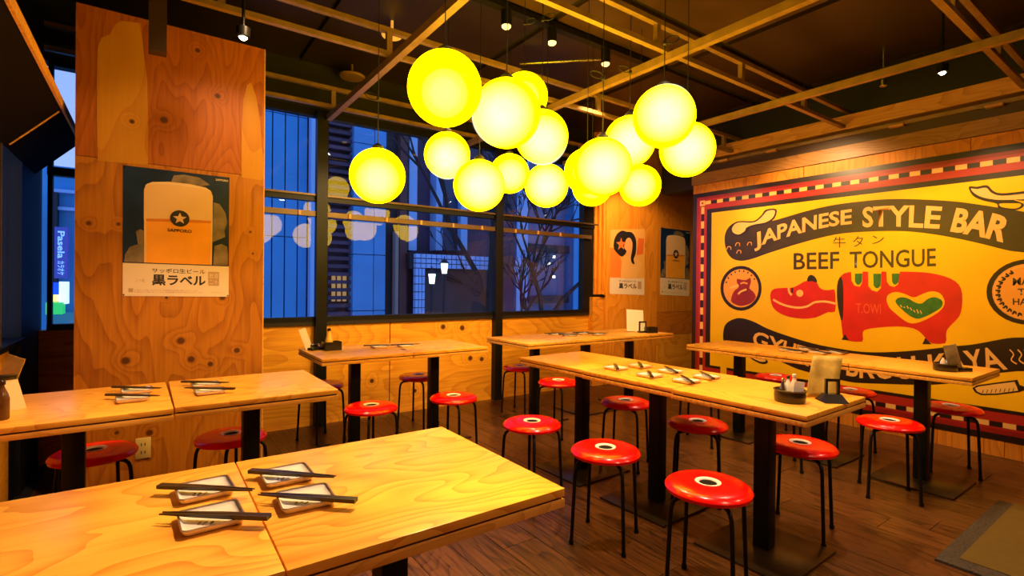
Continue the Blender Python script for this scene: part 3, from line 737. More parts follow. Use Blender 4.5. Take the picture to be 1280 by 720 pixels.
def menu_holder(loc, rz, h, w_, lab, labm, mm, wm=.13, hm=.21, tilt=.2, dx=.0, arch=True, mdy=.02, mdz=.0, shear=.02):
    t_ = empty('menu_holder', loc, rz, label=lab, cat='holder', group='black menu holders')
    bm = B()   # wedge base
    vs = [(-w_ / 2, -.045, 0), (w_ / 2, -.045, 0), (w_ / 2, .05, 0), (-w_ / 2, .05, 0), (-w_ / 3, -.012, .034), (w_ / 3, -.012, .034), (w_ / 3, .018, .034), (-w_ / 3, .018, .034)]
    V_ = [bm.verts.new(v) for v in vs]
    for f in ((0, 1, 2, 3), (4, 5, 6, 7), (0, 1, 5, 4), (1, 2, 6, 5), (2, 3, 7, 6), (3, 0, 4, 7)): bm.faces.new([V_[i] for i in f])
    finish('base', bm, M_TRAY, t_)
    bm = B(); a_ = w_ * .30
    box(bm, -a_, -a_ + .010, -.006, .006, .0345, h); box(bm, a_ - .010, a_, -.006, .006, .0345, h); box(bm, -a_, a_, -.006, .006, h, h + .012)
    finish('frame', bm, M_TRAY, t_)
    # leaning menu card, gently curved
    bm = B(); n = 8; rows = []
    for i in range(n + 1):
        z = hm * i / n; y = .0 + tilt * z + .10 * (z / hm) ** 2 * hm
        rows.append([bm.verts.new((-wm / 2 + wm * j / 4 + shear * (i / n) ** 1.3, y + .012 * math.sin(j), z)) for j in range(5)])
    for i in range(n):
        for j in range(4): bm.faces.new((rows[i][j], rows[i][j + 1], rows[i + 1][j + 1], rows[i + 1][j]))
    o = finish('menu_card', bm, mm, None, True); so_ = o.modifiers.new('t', 'SOLIDIFY'); so_.thickness = .0025
    R3_ = Matrix.Rotation(rz, 3, 'Z'); o.location = Vector(loc) + R3_ @ Vector((dx, mdy + .04, .002 + mdz)); o.rotation_euler = (0, 0, rz)
    tag(o, labm, 'menu', 'menu cards in holders')
    return t_
M_MENU = mat('olive_tan_menu', (.52, .32, .05), .5, spec=.2, noise=.35, nscale=14)
M_MENU2 = mat('grey_tan_menu', (.30, .20, .09), .4, noise=.4, nscale=18)
ang_view = -YAW
P = on_z(1040, 502, TZ)
menu_holder((P.x, P.y + .0, TZ + .0006), ang_view - .1, .088, .10, 'black arched menu holder beside the round tray, centre row', 'curved olive-tan menu card rising behind the black holder, centre row', M_MENU, wm=.125, hm=.18, tilt=.25, dx=-.015, shear=.055)
# mural row
P = on_z(1187, 464, TZ)
tray((P.x, P.y + .02, TZ + .0005), .06, .04, 'black condiment tray on the nearest table along the mural')
bottle((P.x - .012, P.y + .028, TZ + .0065), .085, .015, M_SALT, M_DARKB, 'pale bottle with dark cap in the tray by mural')
bottle((P.x + .020, P.y + .015, TZ + .0065), .065, .014, M_WHITE, M_WHITE, 'short white shaker in the tray by mural')
P = on_z(1217, 466, TZ)
bm = box(B(), -.035, .035, -.002, .002, 0, .155, .0008)
o = finish('menu_card', bm, M_MENU2, None, True); o.location = (P.x - .02, P.y + .075, TZ + .006); o.rotation_euler = (-.05, -.22, ang_view - .2)
tag(o, 'grey-tan menu card leaning at near end of the mural row', 'menu')
h_ = empty('menu_holder', (P.x + .02, P.y + .055, TZ + .0005), ang_view, label='low dark menu holder at near end of the mural row', cat='holder', group='black menu holders')
boxo('base', (-.04, .04, -.025, .025, 0, .022), M_TRAY, h_, bev=.003)
# window table
P = on_z(416, 438, TZ)
tray((P.x, P.y + .03, TZ + .0005), .05, .062, 'square black condiment basket on the window table', square=(.062, .05))
bottle((P.x - .02, P.y + .03, TZ + .0065), .155, .028, mat('yellow_sauce_bottle', (.75, .42, .06), .3), M_DARKB, 'yellow sauce bottle with dark cap in the window table basket', neck=.5)
bottle((P.x - .0, P.y + .062, TZ + .0065), .125, .014, M_SALT, M_CHROME, 'slim pale shaker in the window table basket')
P = on_z(395, 438, TZ)
hh = empty('napkin_holder', (P.x, P.y + .02, TZ + .0005), .5, label='low dark holder left of the basket on window table', cat='holder')
boxo('base', (-.05, .05, -.028, .028, 0, .02), M_TRAY, hh, bev=.004); boxo('fin', (-.04, .04, -.006, .006, .0201, .045), M_CHROME, hh, bev=.002)
cdn = boxo('menu_card', (-.026, .026, -.0015, .0015, 0, .16), M_PAPER); cdn.location = (P.x - .03, P.y + .07, TZ + .004); cdn.rotation_euler = (-.1, -.32, .1); tag(cdn, 'small pale card leaning left of the basket on window table', 'card')
# back row right end
P = on_z(805, 416, TZ)
wc = boxo('menu_card', (-.1, .1, -.002, .002, 0, .235), M_WHITE); wc.location = (P.x, P.y + .12, TZ + .004); wc.rotation_euler = (-.16, .06, -.35)
tag(wc, 'white menu sheet standing at right end of the back row below the posters', 'menu')
h_ = empty('menu_holder', (P.x, P.y + .02, TZ + .0005), -.4, label='small black framed menu holder before white sheet, back row', cat='holder', group='black menu holders')
bm = B(); box(bm, -.045, .045, -.03, .03, 0, .018); box(bm, -.042, -.028, -.006, .006, .018, .12); box(bm, .028, .042, -.006, .006, .018, .12); box(bm, -.042, .042, -.006, .006, .105, .12)
finish('frame', bm, M_TRAY, h_)
boxo('card', (-.0275, .0275, -.002, .002, .019, .104), M_WHITE, h_)
P = on_z(825, 416.5, TZ)
tray((P.x - .06, P.y + .07, TZ + .0005), .06, .062, 'small black condiment tray at far right end of back row', square=(.06, .04), rz=-.3)
# left table: napkin holder, bottle
P = on_z(14, 514, TZ)
nh = empty('napkin_stand', (P.x - .02, P.y + .03, TZ + .0005), ang_view + 1.2, label='white wedge-shaped napkin stand at far left table edge', cat='holder')
bm = B(); V_ = [bm.verts.new(v) for v in ((-.05, -.03, 0), (.05, -.03, 0), (.05, .03, 0), (-.05, .03, 0), (-.03, -.012, .115), (.03, -.012, .115), (.03, .012, .115), (-.03, .012, .115))]
for f in ((0, 1, 2, 3), (4, 5, 6, 7), (0, 1, 5, 4), (1, 2, 6, 5), (2, 3, 7, 6), (3, 0, 4, 7)): bm.faces.new([V_[i] for i in f])
finish('body', bm, mat('cream_plastic', (.85, .66, .46), .4), nh)
boxo('clip', (-.028, .028, -.014, .014, .1155, .135), M_TRAY, nh, bev=.002)
P2 = on_z(2, 526, TZ)
bt = bottle((P2.x - .004, P2.y + .02, TZ + .0005), .14, .022, mat('brown_glass', (.12, .05, .02), .15), M_DARKB, 'brown sauce bottle at the extreme left table edge')
mc = boxo('menu_card', (-.035, .035, -.0015, .0015, 0, .20), M_MENU); mc.location = (P.x - .06, P.y + .12, TZ + .004); mc.rotation_euler = (-.1, .3, ang_view); tag(mc, 'pale menu card leaning on the left wall above napkin stand', 'menu')

# wall outlet on the pillar
P = on_y(179, 560, PP)
oc = empty('wall_outlet', (P.x, PP - .0005, P.z), label='cream wall outlet low on the plywood pillar', cat='outlet')
opl = boxo('plate', (-.035, .035, -.007, 0, -.058, .058), mat('cream_outlet', (.62, .45, .16), .4), oc, bev=.003)
for z in (-.022, .022):
    for x in (-.008, .008): boxo('slot', (x - .002, x + .002, -.0082, -.0072, z - .008, z + .008), M_HOLE, opl)

# ================================================================== TEXT
def text_mesh(s, bold=.0):
    c_ = bpy.data.curves.new('txt', 'FONT'); c_.body = s; c_.size = 1; c_.resolution_u = 3; c_.offset = bold; c_.fill_mode = 'FRONT'
    o = bpy.data.objects.new('txt', c_); COL.objects.link(o)
    dg = bpy.context.evaluated_depsgraph_get(); me = bpy.data.meshes.new_from_object(o.evaluated_get(dg))
    bpy.data.objects.remove(o)
    return me
def text_map(name, s, fn, material, parent, bold=.0, cut=4):
    """text mesh normalised to the unit square then mapped through fn(u, v) -> world point"""
    me = text_mesh(s, bold); xs = [v.co.x for v in me.vertices]; ys = [v.co.y for v in me.vertices]
    if not xs: return None
    x0, x1, y0, y1 = min(xs), max(xs), min(ys), max(ys)
    bm = B(); bm.from_mesh(me); bpy.data.meshes.remove(me)
    if cut:
        for k in range(1, cut * 4):
            xx = x0 + (x1 - x0) * k / (cut * 4)
            bmesh.ops.bisect_plane(bm, geom=bm.verts[:] + bm.edges[:] + bm.faces[:], plane_co=(xx, 0, 0), plane_no=(1, 0, 0))
    for v in bm.verts:
        v.co = fn((v.co.x - x0) / (x1 - x0), (v.co.y - y0) / (y1 - y0))
    return finish(name, bm, material, parent, world=True)
def polyval(pts, u):
    """point at parameter u along polyline with equal index steps given explicit u"""
    for (u0, x0, y0), (u1, x1, y1) in zip(pts, pts[1:]):
        if u <= u1 or (u1, x1, y1) == pts[-1]:
            t = (u - u0) / (u1 - u0); return x0 + (x1 - x0) * t, y0 + (y1 - y0) * t
def text_curve(name, s, bot, top, plane, material, parent, bold=0.0, cut=4):
    def fn(u, v):
        bx, by = polyval(bot, u); tx, ty = polyval(top, u)
        return plane(bx + (tx - bx) * v, by + (ty - by) * v)
    return text_map(name, s, fn, material, parent, bold, cut)
def even(pts): n = len(pts) - 1; return [(i / n, x, y) for i, (x, y) in enumerate(pts)]

# ================================================================== MURAL
mu = empty('mural', (MX - .002, 1.7, .12), label='large yellow and red painted mural reading JAPANESE STYLE BAR, BEEF TONGUE', cat='mural')
C_Y = mat('mural_yellow', (.93, .50, .006), .36, spec=.3, noise=.06, nscale=3); C_DK = mat('mural_dark_brown', (.045, .022, .006), .36, noise=.2, nscale=6)
C_BK = mat('mural_black', (.018, .006, .003), .38); C_DR = mat('mural_dark_red', (.30, .012, .008), .36, noise=.2, nscale=6)
C_CR = mat('mural_cream', (.88, .50, .14), .38); C_OR = mat('mural_orange', (.85, .34, .04), .4); C_GN = mat('mural_green', (.03, .16, .02), .4, noise=.3, nscale=20)
C_LT = mat('mural_letter_tan', (.86, .44, .11), .38)
lay = lambda k: MX - .002 - .0006 * k
def mbox(name, y0, y1, z0, z1, k, m_): return boxo(name, (lay(k), lay(k) + .0005, y0, y1, z0, z1), m_, mu, world=True)
YN = -.35       # near end of the mural (outside the view)
mbox('border_black', YN, 3.585, .120, 2.292, 0, C_BK)
mbox('border_red', YN, 3.535, .165, 2.245, 1, C_DR)
mbox('border_red_line', YN, 3.50, .20, 2.215, 1.4, mat('mural_red_stripe', (.42, .02, .01), .36))
mbox('inner_black', YN, 3.405, .325, 2.10, 2, C_BK)
mbox('background', YN, 3.345, .352, 2.055, 3, C_Y)
# checker strip
def checks(horizontal, fix, a, bnd, step):
    k = 0; p = a
    while p > bnd:
        q = max(p - step / 2, bnd)
        m_ = C_CR if k % 2 == 0 else C_BK
        if horizontal: mbox('checker', q, p - .003, fix - .019, fix + .019, 2.4, m_)
        else: mbox('checker', fix - .019, fix + .019, q, p - .003, 2.4, m_)
        p = q; k += 1
checks(True, 2.176, 3.43, YN, .146)
checks(True, .236, 3.43, YN, .146)
checks(False, 3.458, 2.135, .28, .163)
mbox('corner_square', 3.43, 3.495, 2.145, 2.205, 2.6, C_CR); mbox('corner_dot', 3.452, 3.474, 2.165, 2.186, 2.8, C_DR)
def mpoly(name, pts, k, m_, sub=3):
    if sub: pts = smooth_loop(pts, sub)
    return finish(name, poly(B(), [on_x(x, y, lay(k)) for x, y in pts]), m_, mu, world=True)
def mline(name, pts, wd, k, m_, sub=4, taper=False):
    pts = smooth_loop(pts, sub, False) if sub else pts
    L_, R_ = [], []
    for i, (x, y) in enumerate(pts):
        a = pts[max(0, i - 1)]; b_ = pts[min(len(pts) - 1, i + 1)]; dx, dy = b_[0] - a[0], b_[1] - a[1]; n = math.hypot(dx, dy) or 1
        ww = wd * (.25 + .75 * math.sin(math.pi * i / (len(pts) - 1))) if taper else wd
        L_.append((x - dy / n * ww / 2, y + dx / n * ww / 2)); R_.append((x + dy / n * ww / 2, y - dx / n * ww / 2))
    bm = B(); A = [bm.verts.new(on_x(*p, lay(k))) for p in L_]; C_ = [bm.verts.new(on_x(*p, lay(k))) for p in R_]
    for i in range(len(A) - 1): bm.faces.new((A[i], A[i + 1], C_[i + 1], C_[i]))
    return finish(name, bm, m_, mu, world=True)
S = lambda ox, oy, s: (lambda pts: [(ox + x / s, oy + y / s) for x, y in pts])
banner = [(905.6, 299), (908, 288.4), (915, 280), (926, 276.7), (942, 276.5), (965, 276), (990, 269), (1015, 262), (1046, 255.6), (1080, 251.4), (1108, 249), (1142, 249), (1189, 251.4), (1221, 255.3), (1256, 260.8), (1280, 264.7), (1330, 276),
          (1345, 296), (1335, 318), (1305, 319), (1280, 315.5), (1260, 313), (1236, 307), (1205, 299.8), (1167, 292.8), (1131, 289), (1096, 289), (1054, 291.6), (1023, 297.8), (992, 306.4), (960, 316.6), (940, 323.6), (926, 326), (915, 322.8), (908, 313.4)]
mpoly('banner', banner, 4, C_DK)
q = S(890, 240, 6.4)
mpoly('bone_outline', q([(150, 290), (180, 245), (240, 232), (335, 232), (395, 185), (430, 142), (515, 138), (500, 210), (430, 255), (340, 272), (300, 285), (290, 315), (215, 350), (165, 330)]), 5, C_BK)
mpoly('bone', q([(160, 290), (190, 252), (240, 242), (340, 242), (402, 195), (440, 153), (503, 148), (488, 203), (428, 243), (335, 260), (275, 285), (262, 312), (215, 340), (170, 325)]), 6, C_CR)
for cx_, cy_ in ((205, 420), (300, 415), (135, 450), (215, 480)):
    mline('scribble', q([(cx_ - 18, cy_ + 12), (cx_ - 8, cy_ - 12), (cx_ + 14, cy_ - 10), (cx_ + 16, cy_ + 12)]), .9, 5, C_OR)
# upper banner lettering
bJ = [(0, 943, 314.5), (.13, 960, 309.5), (.26, 974, 304.5), (.42, 993, 299.5), (.57, 1010, 294.5), (.73, 1029, 290.5), (.87, 1047, 287.5), (1, 1064.5, 285.8)]
tJ = [(0, 942, 291.5), (.13, 959, 286), (.26, 974, 280.5), (.42, 992, 274.5), (.57, 1011, 270.3), (.73, 1029, 266.5), (.87, 1047, 263.5), (1, 1065, 260.8)]
plX = lambda k: (lambda x, y: on_x(x, y, lay(k)))
text_curve('lettering', 'JAPANESE', bJ, tJ, plX(5), C_LT, mu, .028)
text_curve('lettering', 'STYLE', [(0, 1078, 284.6), (.25, 1098, 283.6), (.5, 1122, 283.6), (.75, 1146, 285), (1, 1174, 286.3)], [(0, 1078, 259), (.25, 1098, 257.6), (.5, 1122, 256.4), (.75, 1148, 256.4), (1, 1178.5, 258)], plX(5), C_LT, mu, .028)
text_curve('lettering', 'BAR', [(0, 1187.5, 289.3), (.33, 1208, 293), (.66, 1231, 297.5), (1, 1254, 303.3)], [(0, 1195.5, 259.5), (.33, 1217, 262), (.66, 1241, 266), (1, 1269, 273.5)], plX(5), C_LT, mu, .04)
text_curve('lettering', 'BEEF', even([(992, 337), (1049, 336)]), even([(992, 316.5), (1049, 314.5)]), plX(4), C_DK, mu, .012, 1)
text_curve('lettering', 'TONGUE', even([(1062, 335.6), (1115, 334.8), (1170, 333)]), even([(1062, 314.5), (1115, 312.6), (1170, 310)]), plX(4), C_DK, mu, .012, 1)
for s_, a, b_, t0, b0 in (('牛', 1041.5, 1057, 296, 309.5), ('タ', 1066, 1079, 295.5, 308.5), ('ン', 1090, 1105, 294.5, 305)):
    text_curve('lettering', s_, even([(a, b0), (b_, b0)]), even([(a, t0), (b_, t0 - .5)]), plX(4), C_DK, mu, .0, 0)
# upper right bone/knife
q = S(1080, 210, 6.4)
mpoly('knife_outline', q([(838, 150), (900, 150), (985, 138), (1030, 180), (1100, 202), (1280, 185), (1500, 150), (1520, 260), (1280, 262), (1190, 252), (1275, 285), (1265, 318), (1200, 338), (1080, 322), (1060, 285), (950, 260), (870, 220)]), 4.5, C_BK)
mpoly('knife', q([(855, 165), (905, 168), (978, 158), (1020, 198), (1100, 222), (1280, 205), (1490, 170), (1505, 245), (1280, 250), (1150, 255), (1050, 253), (950, 235), (885, 203)]), 5, C_CR)
mpoly('knife_handle', q([(1085, 285), (1180, 282), (1250, 285), (1250, 308), (1200, 325), (1100, 312)]), 5.5, C_Y)
# round badge left
def ring(cx_, cy_, rx, ry, k, m_, name='badge_disc'): return mpoly(name, [(cx_ + rx * math.cos(t * math.pi / 16), cy_ + ry * math.sin(t * math.pi / 16)) for t in range(32)], k, m_, 0)
ring(926.3, 360.3, 25.8, 28, 4, C_BK, 'badge_ring'); ring(926.3, 360.3, 22, 24, 5, C_OR)
q = S(890, 320, 7.2)
mpoly('badge_figure', q([(170, 400), (190, 330), (215, 300), (240, 280), (225, 240), (225, 205), (270, 215), (310, 215), (345, 195), (350, 240), (335, 290), (370, 320), (395, 370), (350, 425), (260, 450), (200, 430)]), 6, C_DR, 2)
mline('badge_figure_arm', q([(235, 345), (260, 320), (310, 300)]), 2.2, 7, C_CR); mline('badge_figure_horn', q([(165, 290), (200, 275), (240, 262)]), 2.6, 7, C_CR); mline('badge_figure_face', q([(255, 250), (285, 240), (320, 250)]), 2.0, 7, C_OR)
for k_ in range(9):
    a_ = math.radians(200 + 16 * k_); x, y = 926.3 + 18.5 * math.cos(a_), 360.3 + 20.5 * math.sin(a_)
    mline('badge_tick', [(x, y), (x + 2.2 * math.cos(a_), y + 2.4 * math.sin(a_))], 1.5, 6, C_BK, 0)
mpoly('border_gap', [(900.5, 452), (908, 452), (908, 478), (900.5, 478)], 5, C_Y, 0)
# red toy cow: head
mpoly('cow_head', q([(525, 380), (530, 325), (562, 295), (625, 288), (690, 285), (725, 285), (780, 260), (830, 230), (880, 224), (940, 235), (965, 280), (1005, 305), (1060, 306), (1105, 305), (1112, 400), (1108, 500), (1050, 505), (1000, 525), (930, 555), (820, 565), (700, 550), (600, 510), (545, 455)]), 4, M_REDM, 2)
mpoly('cow_ear', q([(855, 228), (868, 182), (895, 170), (930, 190), (947, 238), (900, 226)]), 4.4, C_BK, 2)
mpoly('cow_eye', q([(822, 335), (812, 358), (790, 368), (768, 358), (758, 335), (768, 312), (790, 303), (812, 312)]), 5, C_CR, 2)
mline('cow_mouth', q([(550, 392), (620, 430), (700, 455), (780, 465), (850, 455), (890, 435), (930, 415), (1020, 410), (1110, 428)]), 2.6, 5, C_CR)
mline('cow_nostril', q([(690, 285), (695, 325), (718, 352)]), 2.6, 5, C_CR); mline('cow_nostril_shade', q([(722, 285), (722, 330)]), 2.2, 5, C_BK)
q = S(1040, 320, 5.333)
mpoly('cow_body', q([(32, 230), (40, 165), (65, 128), (110, 108), (250, 104), (450, 104), (600, 108), (700, 122), (790, 150), (845, 190), (868, 250), (866, 340), (850, 400), (805, 450), (768, 490), (760, 530), (755, 582), (665, 582), (625, 548), (590, 510), (540, 482), (440, 470), (300, 478), (215, 495), (205, 530), (200, 572), (110, 565), (75, 545), (66, 480), (58, 420), (38, 330)]), 4, M_REDM, 2)
mpoly('cow_body_shade', q([(32, 230), (40, 165), (62, 140), (74, 200), (76, 300), (74, 400), (62, 430), (38, 330)]), 5, C_BK, 2)
mpoly('cow_hoof', q([(64, 558), (86, 520), (112, 562)]), 5, C_BK, 0); mpoly('cow_hoof', q([(602, 588), (622, 545), (664, 588)]), 5, C_BK, 0)
for yl, gn in (([(128, 96), (130, 165), (150, 198), (185, 205), (200, 180), (204, 96)], [(152, 118), (152, 170), (165, 190), (182, 192), (198, 175), (202, 116)]),
               ([(240, 96), (243, 200), (265, 228), (300, 238), (325, 215), (330, 96)], [(275, 118), (277, 195), (290, 212), (306, 216), (324, 198), (328, 118)]),
               ([(362, 96), (366, 170), (385, 198), (415, 206), (440, 190), (455, 96)], [(398, 118), (400, 170), (410, 188), (425, 192), (442, 175), (452, 116)])):
    mpoly('cow_stripe_yellow', q(yl), 5, C_Y, 0); mpoly('cow_stripe_green', q(gn), 6, C_GN, 0)
mpoly('cow_heart_yellow', q([(364, 290), (380, 255), (430, 240), (490, 255), (545, 276), (600, 255), (660, 236), (720, 248), (750, 300), (735, 350), (680, 395), (600, 435), (540, 450), (490, 435), (420, 380), (380, 340)]), 5, C_Y)
mpoly('cow_heart_green', q([(423, 305), (445, 278), (500, 280), (560, 312), (600, 315), (640, 285), (690, 275), (735, 300), (730, 340), (680, 375), (620, 405), (570, 418), (520, 400), (460, 350)]), 6, C_GN)
for k_ in range(7): mline('cow_heart_dab', q([(455 + 22 * k_, 325 + 7 * k_ + 8 * math.sin(k_ * 2)), (466 + 22 * k_, 342 + 7 * k_ - 6 * math.sin(k_))]), 1.2, 7, C_LT, 0)
text_curve('lettering', 'T.OWI', even([(1070, 391), (1101, 393)]), even([(1070, 379), (1101, 380)]), plX(5), mat('mural_pale_red', (.75, .09, .03), .45), mu, 0, 0)
# right badge (cut by the frame)
ring(1287, 365, 54, 41, 4, C_BK, 'badge_ring'); ring(1287, 365, 47, 35.5, 5, C_OR); ring(1287, 365, 44.5, 33.5, 5.2, C_CR, 'badge_line'); ring(1287, 365, 43.5, 32.7, 5.4, C_OR)
for k_ in range(13):
    a_ = math.radians(112 + 10.5 * k_); x, y = 1287 + 37 * math.cos(a_), 365 + 28 * math.sin(a_)
    for s_ in (-1, 1):
        a2 = a_ + s_ * .45 - .9
        mline('laurel_leaf', [(x, y), (x + 3.4 * math.cos(a2), y + 2.6 * math.sin(a2)), (x + 6.4 * math.cos(a2 + .25), y + 5 * math.sin(a2 + .25))], 2.6, 6, C_BK, 2, True)
text_curve('lettering', 'MAKE', even([(1266, 357), (1304, 355)]), even([(1266, 347.5), (1304, 344)]), plX(6), C_DK, mu, .02, 0)
text_curve('lettering', 'TRY', even([(1272, 369), (1300, 368)]), even([(1272, 361), (1300, 359)]), plX(6), C_DK, mu, .02, 0)
text_curve('lettering', 'HAPPY', even([(1266, 381), (1306, 382)]), even([(1266, 373), (1306, 373)]), plX(6), C_DK, mu, .02, 0)
# lower banner
low = [(904, 424), (905, 410), (910, 402.5), (921, 397.8), (932, 398.6), (944.7, 403.3), (960, 411), (984, 419.7), (1015, 429), (1046, 435.3), (1080, 440), (1119, 439.8), (1158, 436.7), (1189, 433), (1213, 431), (1236, 427), (1260, 422.7), (1280, 421.9), (1320, 424), (1335, 445), (1325, 466),
       (1280, 464), (1260, 465), (1236, 468), (1213, 475), (1189, 479), (1164, 481), (1142, 481), (1111, 480), (1080, 479), (1060, 477), (1023, 468), (999, 462), (977, 452.5), (958, 444), (940, 440.5), (928, 443), (916, 441), (908, 435)]
mpoly('banner', low, 4, C_BK)
bL = [(0, 940, 431), (.12, 972, 444), (.3, 1017, 461), (.5, 1075, 473), (.65, 1125, 474.5), (.8, 1185, 471), (.9, 1221, 467), (1, 1260, 462)]
tL = [(0, 943, 412.5), (.12, 977, 424), (.3, 1020, 437), (.5, 1075, 446), (.65, 1125, 446), (.8, 1180, 441), (.9, 1215, 437), (1, 1243, 433)]
text_curve('lettering', 'GYUTAN BROU-KAYA', bL, tL, plX(5), C_LT, mu, .02)
mpoly('bone_outline', [(935, 440), (945, 441), (956, 448), (960, 452), (957, 455), (949, 454), (937, 447)], 4.5, C_BK); mpoly('bone', [(937, 442.5), (945, 443.5), (955, 449), (957, 451.5), (950, 452), (938, 446)], 5.5, C_CR)
for x in (1266, 1276, 1284): mline('scribble', [(x - 4, 437), (x + 1, 443), (x - 2, 450), (x + 5, 455)], 1.6, 5, C_LT)
q = S(1080, 400, 6.4)
mpoly('comb_outline', q([(866, 545), (900, 522), (1060, 500), (1228, 478), (1245, 520), (1290, 535), (1290, 560), (1240, 578), (1060, 600), (940, 602), (890, 580)]), 4.5, C_BK, 0)
mpoly('comb', q([(888, 545), (920, 532), (1060, 512), (1205, 494), (1225, 540), (1232, 566), (1060, 588), (945, 590), (905, 572)]), 5.5, C_CR, 0)
for k_ in range(8): mline('comb_tooth', q([(945 + 35 * k_, 588 - 2.5 * k_), (955 + 35 * k_, 560 - 2.5 * k_)]), .9, 6, C_BK, 0)

def nest(parent, owner, kids):
    own = [c for c in parent.children if c.name.split('.')[0] == owner]
    for c in list(parent.children):
        if c.name.split('.')[0] in kids and own: c.parent = own[0]
bpy.context.view_layer.update()
nest(mu, 'cow_head', ('cow_ear', 'cow_eye', 'cow_mouth', 'cow_nostril', 'cow_nostril_shade'))
nest(mu, 'cow_body', ('cow_body_shade', 'cow_hoof', 'cow_stripe_yellow', 'cow_stripe_green', 'cow_heart_yellow', 'cow_heart_green', 'cow_heart_dab'))
nest(mu, 'badge_ring', ('badge_figure', 'badge_figure_arm', 'badge_figure_horn', 'badge_figure_face', 'badge_tick'))
nest(mu, 'border_black', ('checker', 'corner_square', 'corner_dot', 'border_red_line'))
nest(mu, 'comb', ('comb_tooth',))

# ================================================================== POSTERS
C_NAVY = mat('poster_navy', (.006, .022, .085), .35, noise=.5, nscale=6); C_SMK = mat('poster_smoke', (.20, .14, .10), .5, noise=.5, nscale=12)
C_FOAM = mat('poster_foam', (.80, .50, .27), .4); C_BEER = mat('poster_beer', (.90, .36, .03), .4, noise=.06); C_BEERD = mat('poster_beer_dark', (.70, .20, .02), .4)
C_INK = mat('poster_ink', (.02, .015, .02), .5); C_TAN = mat('poster_tan', (.50, .30, .18), .5)
def beer_poster(x0, x1, ztl, ztr, zbl, zbr, Y, lab, small=False):
    cxp = (x0 + x1) / 2
    P_ = empty('beer_poster', (cxp, Y - .001, zbl), label=lab, cat='poster', group='beer posters')
    k = [0]
    def uv(u, v, lyr): 
        zt = ztl + (ztr - ztl) * u; zb = zbl + (zbr - zbl) * u
        return Vector((x0 + (x1 - x0) * u, Y - .001 - .0005 * lyr, zb + (zt - zb) * v))
    def pp(name, pts, lyr, m_, sub=0):
        if sub: pts = smooth_loop(pts, sub)
        return finish(name, poly(B(), [uv(a, b_, lyr) for a, b_ in pts]), m_, P_, world=True)
    def tx(s, u0, u1, v0, v1, lyr, m_=C_INK, bold=0.0): return text_map('lettering', s, lambda a, b_: uv(u0 + (u1 - u0) * a, v0 + (v1 - v0) * b_, lyr), m_, P_, bold, 0)
    finish('sheet', poly(B(), [uv(0, 0, 0), uv(1, 0, 0), uv(1, 1, 0), uv(0, 1, 0)], .0006, (0, -1, 0)), M_PAPER, P_, world=True)
    pp('night_background', [(0, .255), (1, .255), (1, 1), (0, 1)], 2, C_NAVY)
    pp('smoke', [(.01, .262), (.02, .32), (.06, .38), (.13, .40), (.12, .46), (.11, .50), (.15, .52), (.2, .50), (.2, .262)], 3, C_SMK, 0)
    pp('smoke', [(.84, .262), (.85, .42), (.92, .44), (.98, .42), (.99, .36), (.99, .262)], 3, C_SMK, 0)
    pp('smoke', [(.83, .45), (.84, .78), (.90, .77), (.96, .70), (.98, .62), (.95, .55), (.96, .5)], 3, C_SMK, 0)
    pp('smoke', [(.42, .90), (.45, .965), (.55, .98), (.7, .97), (.8, .92), (.7, .90)], 3, C_SMK, 0)
    pp('glass_foam', [(.18, .60), (.18, .83), (.20, .87), (.25, .895), (.40, .91), (.60, .91), (.76, .895), (.81, .87), (.83, .83), (.83, .62)], 4, C_FOAM, 0)
    pp('glass_rim', [(.185, .855), (.21, .878), (.3, .895), (.5, .902), (.7, .895), (.80, .878), (.825, .855), (.80, .872), (.7, .886), (.5, .892), (.3, .886), (.21, .872)], 5, M_PAPER, 0)
    pp('glass_beer', [(.185, .262), (.182, .60), (.50, .615), (.83, .62), (.825, .262)], 5, C_BEER)
    pp('beer_surface', [(.20, .585), (.82, .605), (.82, .625), (.50, .62), (.20, .605)], 6, C_BEERD)
    pp('glass_edge', [(.185, .262), (.182, .6), (.20, .6), (.203, .262)], 7, C_FOAM); pp('glass_edge', [(.808, .262), (.812, .62), (.83, .62), (.825, .262)], 7, C_FOAM)
    cu, cv = .51, .625; ar = (x1 - x0) / (ztl - zbl)
    pp('emblem_disc', [(cu + .092 * math.cos(t * math.pi / 14), cv + .092 * ar * math.sin(t * math.pi / 14)) for t in range(28)], 8, C_INK)
    pp('emblem_star', [(cu + (.068 if t % 2 == 0 else .029) * math.sin(t * math.pi / 5), cv + (.068 if t % 2 == 0 else .029) * ar * math.cos(t * math.pi / 5)) for t in range(10)], 9, C_FOAM)
    tx('SAPPORO', .395, .625, .515, .54, 8, C_INK, .02)
    tx('サッポロ生ビール', .255, .76, .185, .222, 2, C_INK, .01)
    tx('黒ラベル', .255, .765, .085, .172, 2, C_INK, .03)
    pp('age_mark', [(.79, .09), (.90, .09), (.90, .205), (.79, .205)], 2, C_TAN); tx('飲酒', .80, .89, .15, .195, 3, M_PAPER); tx('二十', .80, .89, .10, .142, 3, M_PAPER)
    tx('二十歳', .11, .19, .11, .135, 2, C_TAN)
    pp('small_print_mark', [(.05, .03), (.09, .03), (.09, .06), (.05, .06)], 2, C_TAN)
    for j, v in enumerate((.032, .047)): tx('お酒は二十歳になってから 飲酒運転は法律で禁止されています', .10, .74 - .05 * j, v - .005, v + .006, 2, C_TAN)
    tx('サッポロビール', .82, .97, .03, .042, 2, C_TAN); tx('SAPPORO', .86, .985, .962, .978, 3, M_PAPER, .02)
    nest(P_, 'emblem_disc', ('emblem_star',)); nest(P_, 'glass_beer', ('beer_surface', 'glass_edge')); nest(P_, 'glass_foam', ('glass_rim',))
